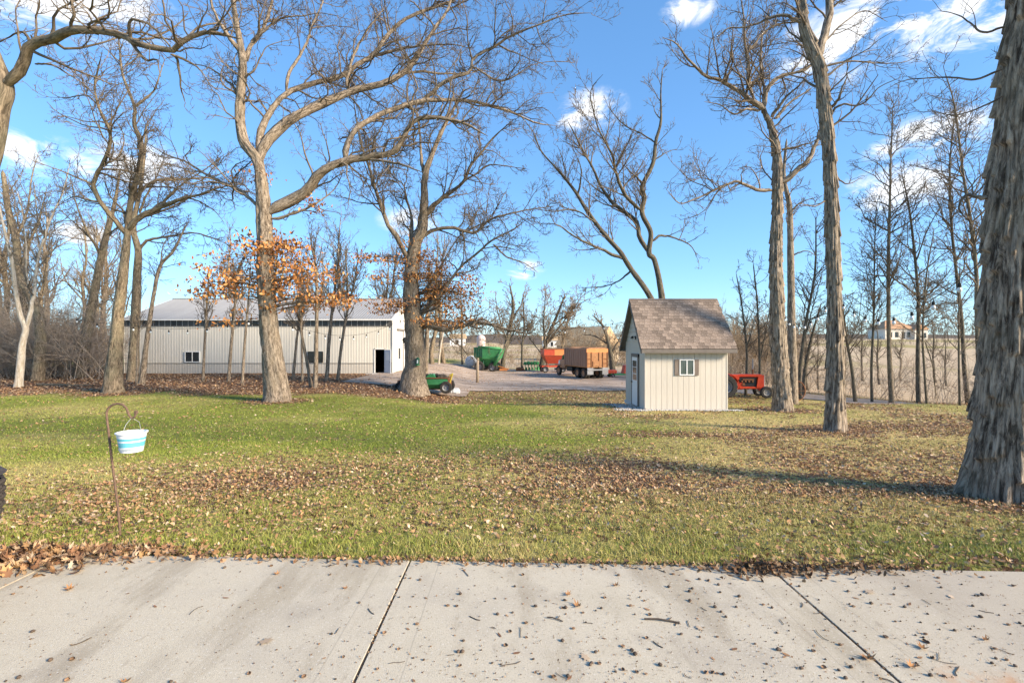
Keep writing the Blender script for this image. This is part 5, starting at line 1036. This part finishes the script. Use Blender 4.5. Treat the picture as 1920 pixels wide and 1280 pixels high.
for i in range(4): m.cyl((1.25+i*.22, -.2, 1.0), (1.25+i*.22, -.27, 1.05), .06, 8)
m.box(1.3, 2.0, -.25, -.2, 1.12, 1.2).cyl((1.35, -.26, .85), (1.35, -.2, .85), .09, 10).build('manifold', RUST, tc)
M().box(1.1, 2.6, -.24, .24, .55, .70, .03).build('side_rail', TRED, tc); M().hexa([(2.15, -.27, .66), (2.62, -.24, .60), (2.62, .24, .60), (2.15, .27, .66), (2.25, -.27, 1.33), (2.62, -.26, 1.46), (2.62, .26, 1.46), (2.25, .27, 1.33)]).build('nose', TRED, tc)
M().box(2.625, 2.66, -.2, .2, .72, 1.4).build('grille', LUMP, tc); M().box(2.625, 2.8, -.24, .24, .42, .62, .03).build('front_weight', ORANGE, tc)
M().cyl((2.0, 0, 1.5), (2.0, 0, 1.82), .055, 10).build('muffler', RUST, tc); M().cyl((2.0, 0, 1.82), (2.0, 0, 2.5), .035, 10).build('exhaust_stack', GREYM, tc)
for s in (1, -1):
    m = M()
    for i in range(8):
        a0, a1 = R(20+i*16), R(36+i*16); y0, y1 = s*.55, s*.98; rr = .84
        P = lambda a, y, q: (math.cos(a)*q, y, .74+math.sin(a)*q)
        m.hexa([P(a0, y0, rr), P(a1, y0, rr), P(a1, y1, rr), P(a0, y1, rr), P(a0, y0, rr+.03), P(a1, y0, rr+.03), P(a1, y1, rr+.03), P(a0, y1, rr+.03)])
    m.build('fender', TRED, tc)
M().box(-.45, .05, -.25, .25, 1.2, 1.28, .02).box(-.5, -.42, -.25, .25, 1.28, 1.6, .02).build('seat', BLACK, tc)
M().cyl((.55, 0, 1.3), (.25, 0, 1.62), .02).lathe((.25, 0, 1.62), (-.5, 0, .8), [(.20, -.012), (.215, 0), (.20, .012), (.185, 0), (.20, -.012)], 18).build('steering_wheel', BLACK, tc); M().cyl((2.62, -.55, .38), (2.62, .55, .42), .05).cyl((2.62, 0, .38), (2.62, 0, .62), .06).build('front_axle', TRED, tc)
# rusty rake wheel
YB = 30.; x = (1493-960)/F*YB; t = thing('rake_wheel', 'rusty old iron wheel leaning in the hedgerow right of the tractor', 'wheel', (x, YB, float(gz(x, YB))), R(20))
M().lathe((0, 0, .62), (.2, 1, 0), [(.60, -.03), (.64, -.03), (.64, .03), (.60, .03), (.60, -.03)], 30).build('rim', RUST, t); m = M()
for i in range(10): a = i*math.pi/5; m.cyl((0, 0, .62), (math.cos(a)*.61, -math.cos(a)*.61*.2, .62+math.sin(a)*.61), .012, 5)
m.build('spokes', RUST, t); M().cyl((-.02, -.1, .62), (.02, .1, .62), .07, 10).build('hub', RUST, t)
# green lantern-like box on the oak
YO = gY(776, 738); q = at(783, 677, YO-.68); t = thing('bird_feeder', 'small green feeder hung on the trunk of the thick knobbly oak', 'feeder', tuple(q))
M().cyl((0, 0, -.2), (0, 0, .12), .10, 12, .12).build('body', GREEND, t); M().cyl((0, 0, .12), (0, 0, .24), .15, 12, .03).build('roof', GREEND, t); M().cyl((0, 0, -.24), (0, 0, -.2), .15, 12).build('tray', GREEN, t); M().box(-.02, .05, -.125, -.115, -.12, .08).build('window', LUMP, t)
# ---------------------------------------------------------------- shepherd's hook and bucket
YH = gY(226, 1004); hx = (226-960)/F*YH; hz = float(gz(hx, YH)); s_ = F/YH
def hp(px, py): return ((px-226)/s_, 0, (1004-py)/s_)
RUSTI = pmat('rusted_iron', (.10, .062, .042), (.20, .125, .085), 40, .8, .3)
t = thing('shepherd_hook', 'rusty twisted shepherd hook stuck in the leaves by the patio', 'garden hook', (hx, YH, hz))
pts = [hp(*q) for q in ((226,1012),(222,960),(217,920),(212,880),(207,840),(203,805),(201,790),(200,775),(203,766),(210,760),(220,757),(230,759),(237,766),(241,776),(246,783),(252,782),(255,775))]
P, Rd = resamp([np.array(pts)], [np.full(len(pts), .0105)], 150)
def twist(rad, a, s, P_): return rad*(1+.16*np.cos(2*a+s*150)*(s > .1)*(s < .98))
bg_ = Bag(); bg_.add(*tubes(P, Rd, 10, twist)); link('rod', bg_.mesh('rod'), RUSTI, t); M().box(pts[-1][0]-.012, pts[-1][0]+.012, -.012, .012, pts[-1][2]-.005, pts[-1][2]+.025, .004).build('tip', RUSTI, t)
bx_, bz_ = hp(247, 846)[0], hp(247, 846)[2]
t = thing('hanging_bucket', 'white planter bucket with turquoise stripes hanging from the hook', 'bucket', (hx+bx_, YH, hz+bz_))
WPL = pmat('white_plastic', (.72, .73, .74), (.80, .81, .82), 4, .35); TQ = pmat('turquoise_plastic', (.12, .47, .55), (.16, .53, .62), 4, .35)
Hb = .185; r0, r1 = .092, .124
def rad_(f): return r0+(r1-r0)*f
for z0, z1, mt, nm in ((0, .28, WPL, 'base'), (.28, .54, TQ, 'wide_stripe'), (.54, .62, WPL, 'white_band'), (.62, .76, TQ, 'thin_stripe'), (.76, 1.0, WPL, 'upper_band')):
    M().lathe((0, 0, 0), (0, 0, 1), [(rad_(z0), z0*Hb), (rad_(z1), z1*Hb), (rad_(z1)-.006, z1*Hb), (rad_(z0)-.006, z0*Hb), (rad_(z0), z0*Hb)], 40).build(nm, mt, t, smooth=False)
M().lathe((0, 0, Hb), (0, 0, 1), [(r1-.008, -.004), (r1+.008, -.004), (r1+.009, .006), (r1-.006, .008), (r1-.008, -.004)], 40).build('lip', WPL, t); M().cyl((0, 0, .002), (0, 0, .01), r0-.005, 30).build('floor', WPL, t)
M().cyl((0, 0, Hb*.80), (0, 0, Hb*.84), r1-.016, 30).build('fill', pmat('grey_lid', (.42, .47, .50), (.52, .57, .60), 9, .5), t)
m = M()
for i in range(26): a = math.pi*1.15+i*math.pi*.7/26; rr = rad_(.2)+.001; m.box(math.cos(a)*rr-.0022, math.cos(a)*rr+.0022, math.sin(a)*rr-.0022, math.sin(a)*rr+.0022, .12*Hb, .24*Hb)
m.build('slots', pmat('slot_grey', (.40, .46, .48), None, 4, .5), t)
top = (hp(247, 783)[0]-bx_, 0, hp(247, 783)[2]-bz_); WIRE = pmat('wire', (.55, .55, .5), None, 4, .4, metal=.4)
M().path([(-.0, -.118, Hb), (0, -.07, Hb+.09), top], .0022, 5).path([(.0, .118, Hb), (0.02, .07, Hb+.09), top], .0022, 5).build('hanger', WIRE, t)
# ---------------------------------------------------------------- wicker chair at the left edge of the patio
WICK = pmat('dark_wicker', (.035, .028, .024), (.09, .072, .06), 30, .6, .3)
t = thing('wicker_chair', 'dark wicker armchair, only its rounded back edge in view at left', 'chair', (-4.0, 3.30, 0), R(0))
m = M(); nA, nZ = 26, 22
def shell(i, j):                               # rounded tub back that swells outwards at mid height
    a = R(-80)+i*R(340)/nA-R(90); zz = .28+j*.62/nZ; f = .62+.42*math.sin(min(1, (zz-.28)/.50)*math.pi*.5); return Vector((math.cos(a)*.36*f, math.sin(a)*.34*f, zz*(1-.04*math.cos(a))))
for j in range(nZ):
    for i in range(nA):
        q0, q1 = shell(i, j), shell(i+1, j); o_ = .006*(1 if (i+j) % 2 else -1); d = Vector((q0.x, q0.y, 0)).normalized()*o_; d2 = Vector((q1.x, q1.y, 0)).normalized()*-o_
        m.cyl(q0+d, q1+d2, .0145, 5, cap=False)
m.build('woven_back', WICK, t)
M().lathe((0, 0, .90), (0, 0, 1), [(.355, -.02), (.385, 0), (.355, .025), (.325, 0), (.355, -.02)], 30).build('rolled_edge', WICK, t); M().cyl((0, 0, .40), (0, 0, .46), .27, 24).build('seat', WICK, t)
for s in (-1, 1):
    for q in (-1, 1): M().cyl((s*.20, q*.18, 0), (s*.17, q*.15, .30), .025, 8).build('leg', WICK, t)
# ---------------------------------------------------------------- festoon lights
CABLE = pmat('black_cable', (.012, .012, .012), None, 4, .6); BULB = pmat('frosted_bulb', (.70, .70, .68), (.8, .8, .78), 4, .25)
def festoon(label, A, B, sag, n, s=1.0, skip=0):
    A, B = Vector(A), Vector(B); t = thing('string_lights', label, 'string lights', tuple(A), group='string lights between the trees')
    pt = lambda u: (B-A)*u-Vector((0, 0, sag*4*u*(1-u)))
    P, Rd = resamp([np.array([pt(u/20) for u in range(21)])], [np.full(21, .006*s)], 40); b = Bag(); b.add(*tubes(P, Rd, 5)); link('cable', b.mesh('cable'), CABLE, t)
    so = M().cyl((0, 0, -.02*s), (0, 0, -.05*s), .008*s, 6).cyl((0, 0, -.05*s), (0, 0, -.12*s), .022*s, 8, .028*s).mesh('socket'); bu = M().lathe((0, 0, -.12*s), (0, 0, -1), [(.02*s, 0), (.034*s, .03*s), (.036*s, .05*s), (.022*s, .08*s), (.002, .09*s)], 9).mesh('bulb', True)
    for i in range(n):
        q = pt((i+.7)/(n+.4)); o = link('socket', so, CABLE, t, q); link('bulb', bu, BULB, o)
def P_(px, py, Y): return tuple(at(px, py, Y))
YS1, YS2, YS3, YO1, YT2 = gY(1467, 770), gY(1563, 808), gY(1874, 932), gY(519, 752), gY(213, 737)
festoon('string lights sagging from the lone shagbark to the massive right trunk', P_(1570, 555, YS2-.3), P_(1840, 490, YS3+.1), .62, 8, .85)
festoon('string lights between the shaggy hickory and the lone shagbark', P_(1467, 585, YS1-.5), P_(1558, 556, YS2-.3), .55, 8, 1.0)
festoon('string lights from the forked shade tree to the big oak', P_(228, 606, YT2-.5), P_(495, 590, YO1-.5), .45, 7, 1.3)
festoon('string lights from the big oak to the thick knobbly oak', P_(525, 600, YO1-.4), P_(764, 590, YO-.5), .95, 9, 1.3)
festoon('string lights from the left wood to the forked shade tree', P_(90, 570, 31), P_(212, 607, YT2-.5), .3, 3, 1.3)
festoon('string lights from the thick knobbly oak towards the shed tree', P_(800, 600, YO), P_(1236, 590, 26.6), .75, 12, 1.2)
# ---------------------------------------------------------------- litter on the patio
rr_ = random.Random(21)
NUT = [pmat('nut_dark', (.07, .048, .034), (.16, .11, .075), 60, .75, .4, rnd=.3), pmat('nut_brown', (.18, .105, .06), (.34, .21, .125), 60, .8, .4, rnd=.3)]
def nut_mesh(seed, split):
    r = random.Random(seed); m = M(); rings = [(.003, -.011), (.009, -.008), (.0125, -.001), (.011, .006), (.006, .011), (.0015, .013)]
    n = 8; V = []
    for q, h in rings:
        for i in range(n): k = 1+.12*math.cos(4*i*2*math.pi/n)+r.uniform(-.08, .08); V.append((math.cos(2*math.pi*i/n)*q*k, h, math.sin(2*math.pi*i/n)*q*k*.9+.010))
    Fs = [(k*n+i, k*n+(i+1) % n, (k+1)*n+(i+1) % n, (k+1)*n+i) for k in range(5) for i in range(n) if not (split and i < 3)]
    m.add(V, Fs); return m.mesh('nut', not split)
NM = []
for k in range(6):
    me = nut_mesh(k, k % 2); me.materials.append(NUT[k % 2]); NM.append(me)
def spot():
    while True:
        py = 1058+222*rr_.random()**1.1; px = rr_.uniform(-10, 1930); Y = F*CZ/(py-640); x = (px-960)/F*Y
        if Y < edge_y(x)-.05 and rr_.random() < (.25 if px < 550 else .55 if px < 750 else 1 if px > 850 else .7): return x, Y
for k in range(230):
    x, y = spot(); o = link('hickory_nut', NM[rr_.randrange(6)], None, None, (x, y, .0)); s = rr_.uniform(.42, 1.05); o.scale = (s, s*rr_.uniform(.9, 1.3), s*.85); o.rotation_euler = (0, 0, rr_.uniform(0, 6.3))
    tag(o, 'small brown hickory nut or husk lying on the concrete patio', 'nut', 'nuts strewn over the patio')
PLM = []
for k, (c, shp) in enumerate((((.40, .22, .11), simple()), ((.26, .13, .07), simple()), ((.56, .42, .29), lobed()), ((.44, .22, .09), lobed()))):
    V, _, T3, _c = leaves(np.zeros((1, 3)), [1.0], 60+k, shp, .05, .14, 1.0); V = V-np.array([0, 0, V[:, 2].min()]); me = mk('leaf', V, None, T3); me.materials.append(pmat('patio_leaf', c, tuple(q*.7 for q in c), 20, .8, rnd=.25)); PLM.append(me)
for k in range(46):
    x, y = spot(); i = rr_.choice((0, 0, 0, 1, 1, 1, 2, 3)); o = link('leaf', PLM[i], None, None, (x, y, .003)); s = rr_.uniform(.025, .06) if i < 2 else rr_.uniform(.06, .10); o.scale = (s, s*rr_.uniform(.5, 1), s); o.rotation_euler = (0, 0, rr_.uniform(0, 6.3))
    tag(o, 'dry brown leaf lying flat on the concrete patio', 'leaf', 'single leaves on the patio')
for px, py, i, s in ((130, 1105, 3, .10), (1630, 1110, 2, .10), (1065, 1115, 3, .07)):
    Y = F*CZ/(py-640); o = link('leaf', PLM[i], None, None, ((px-960)/F*Y, Y, .004)); o.scale = (s, s*.8, s); o.rotation_euler = (0, 0, px); tag(o, {130: 'curled orange leaf on the left part of the patio', 1630: 'pale lobed oak leaf on the right-hand slab', 1065: 'lobed rusty leaf near the middle of the patio edge'}[px], 'leaf')
TWM = pmat('fallen_twig', (.05, .038, .03), (.12, .09, .065), 40, .85)
for k in range(34):
    x, y = spot(); L_ = rr_.uniform(.04, .13); a = rr_.uniform(0, 6.3); p0 = Vector((0, 0, .004)); m = M(); d = a; pts = [p0]
    for q in range(4): d += rr_.uniform(-.5, .5); p0 = p0+Vector((math.cos(d), math.sin(d), 0))*L_/4; pts.append(p0)
    m.path(pts, rr_.uniform(.0015, .0032), 5); tag(m.build('twig', TWM, None, (x, y, 0)), 'thin dark twig fallen on the concrete patio', 'twig', 'twigs on the patio')
for px, py, L_ in ((1240, 1163, .22), (1040, 1160, .10)):
    Y = F*CZ/(py-640); m = M(); m.path([(-L_/2, .01, .008), (-.02, 0, .012), (L_*.3, -.02, .008), (L_/2, -.035, .006)], .006 if L_ > .2 else .004, 6); m.path([(L_*.2, -.01, .01), (L_*.35, .03, .006)], .003, 5)
    tag(m.build('twig', TWM, None, ((px-960)/F*Y, Y, 0)), 'thick forked twig, the largest on the patio' if L_ > .2 else 'short thick upright-lying twig in the middle of the patio', 'twig')
# crumbs in bulk and joint debris
r = rng(91); n = 5200; py = 1052+228*r.random(n); px = r.uniform(-20, 1940, n); Y = F*CZ/(py-640); x = (px-960)/F*Y; k = (Y < edge_y(x)-.02) & (r.random(n) < .25+.6*sst(500, 1500, px)); x, Y = x[k], Y[k]
pk = [leaves(np.stack([x, Y, np.full(len(x), .004)], -1), r.uniform(.004, .016, len(x)), 92, simple(), .3, .3, .62)]
for jx in (-.855, 2.11):
    n = 500; y = r.uniform(1.5, 4.05, n); pk.append(leaves(np.stack([jx+r.normal(0, .006, n), y, r.uniform(-.03, .001, n)], -1), r.uniform(.008, .03, n), 93, simple(), .6, .4, .5))
tag(join('leaf_crumbs', pk, LEAF), 'fine brown leaf crumbs and husk bits over the patio', 'debris', kind='stuff')
# log and stones in the left leaf litter
m = Bag(); P, Rd = resamp([np.array([at(70, 712, 29.5)+[0, 0, .05], at(110, 715, 29.3), at(175, 718, 28.8)])], [np.array([.09, .07, .04])], 20); P[0, :, 2] = gz(P[0, :, 0], P[0, :, 1])+.08; m.add(*tubes(P, Rd, 8)); tag(link('fallen_branch', m.mesh('fallen_branch'), BARK_DARK), 'fallen branch lying in the leaves right of the white barked tree', 'branch')
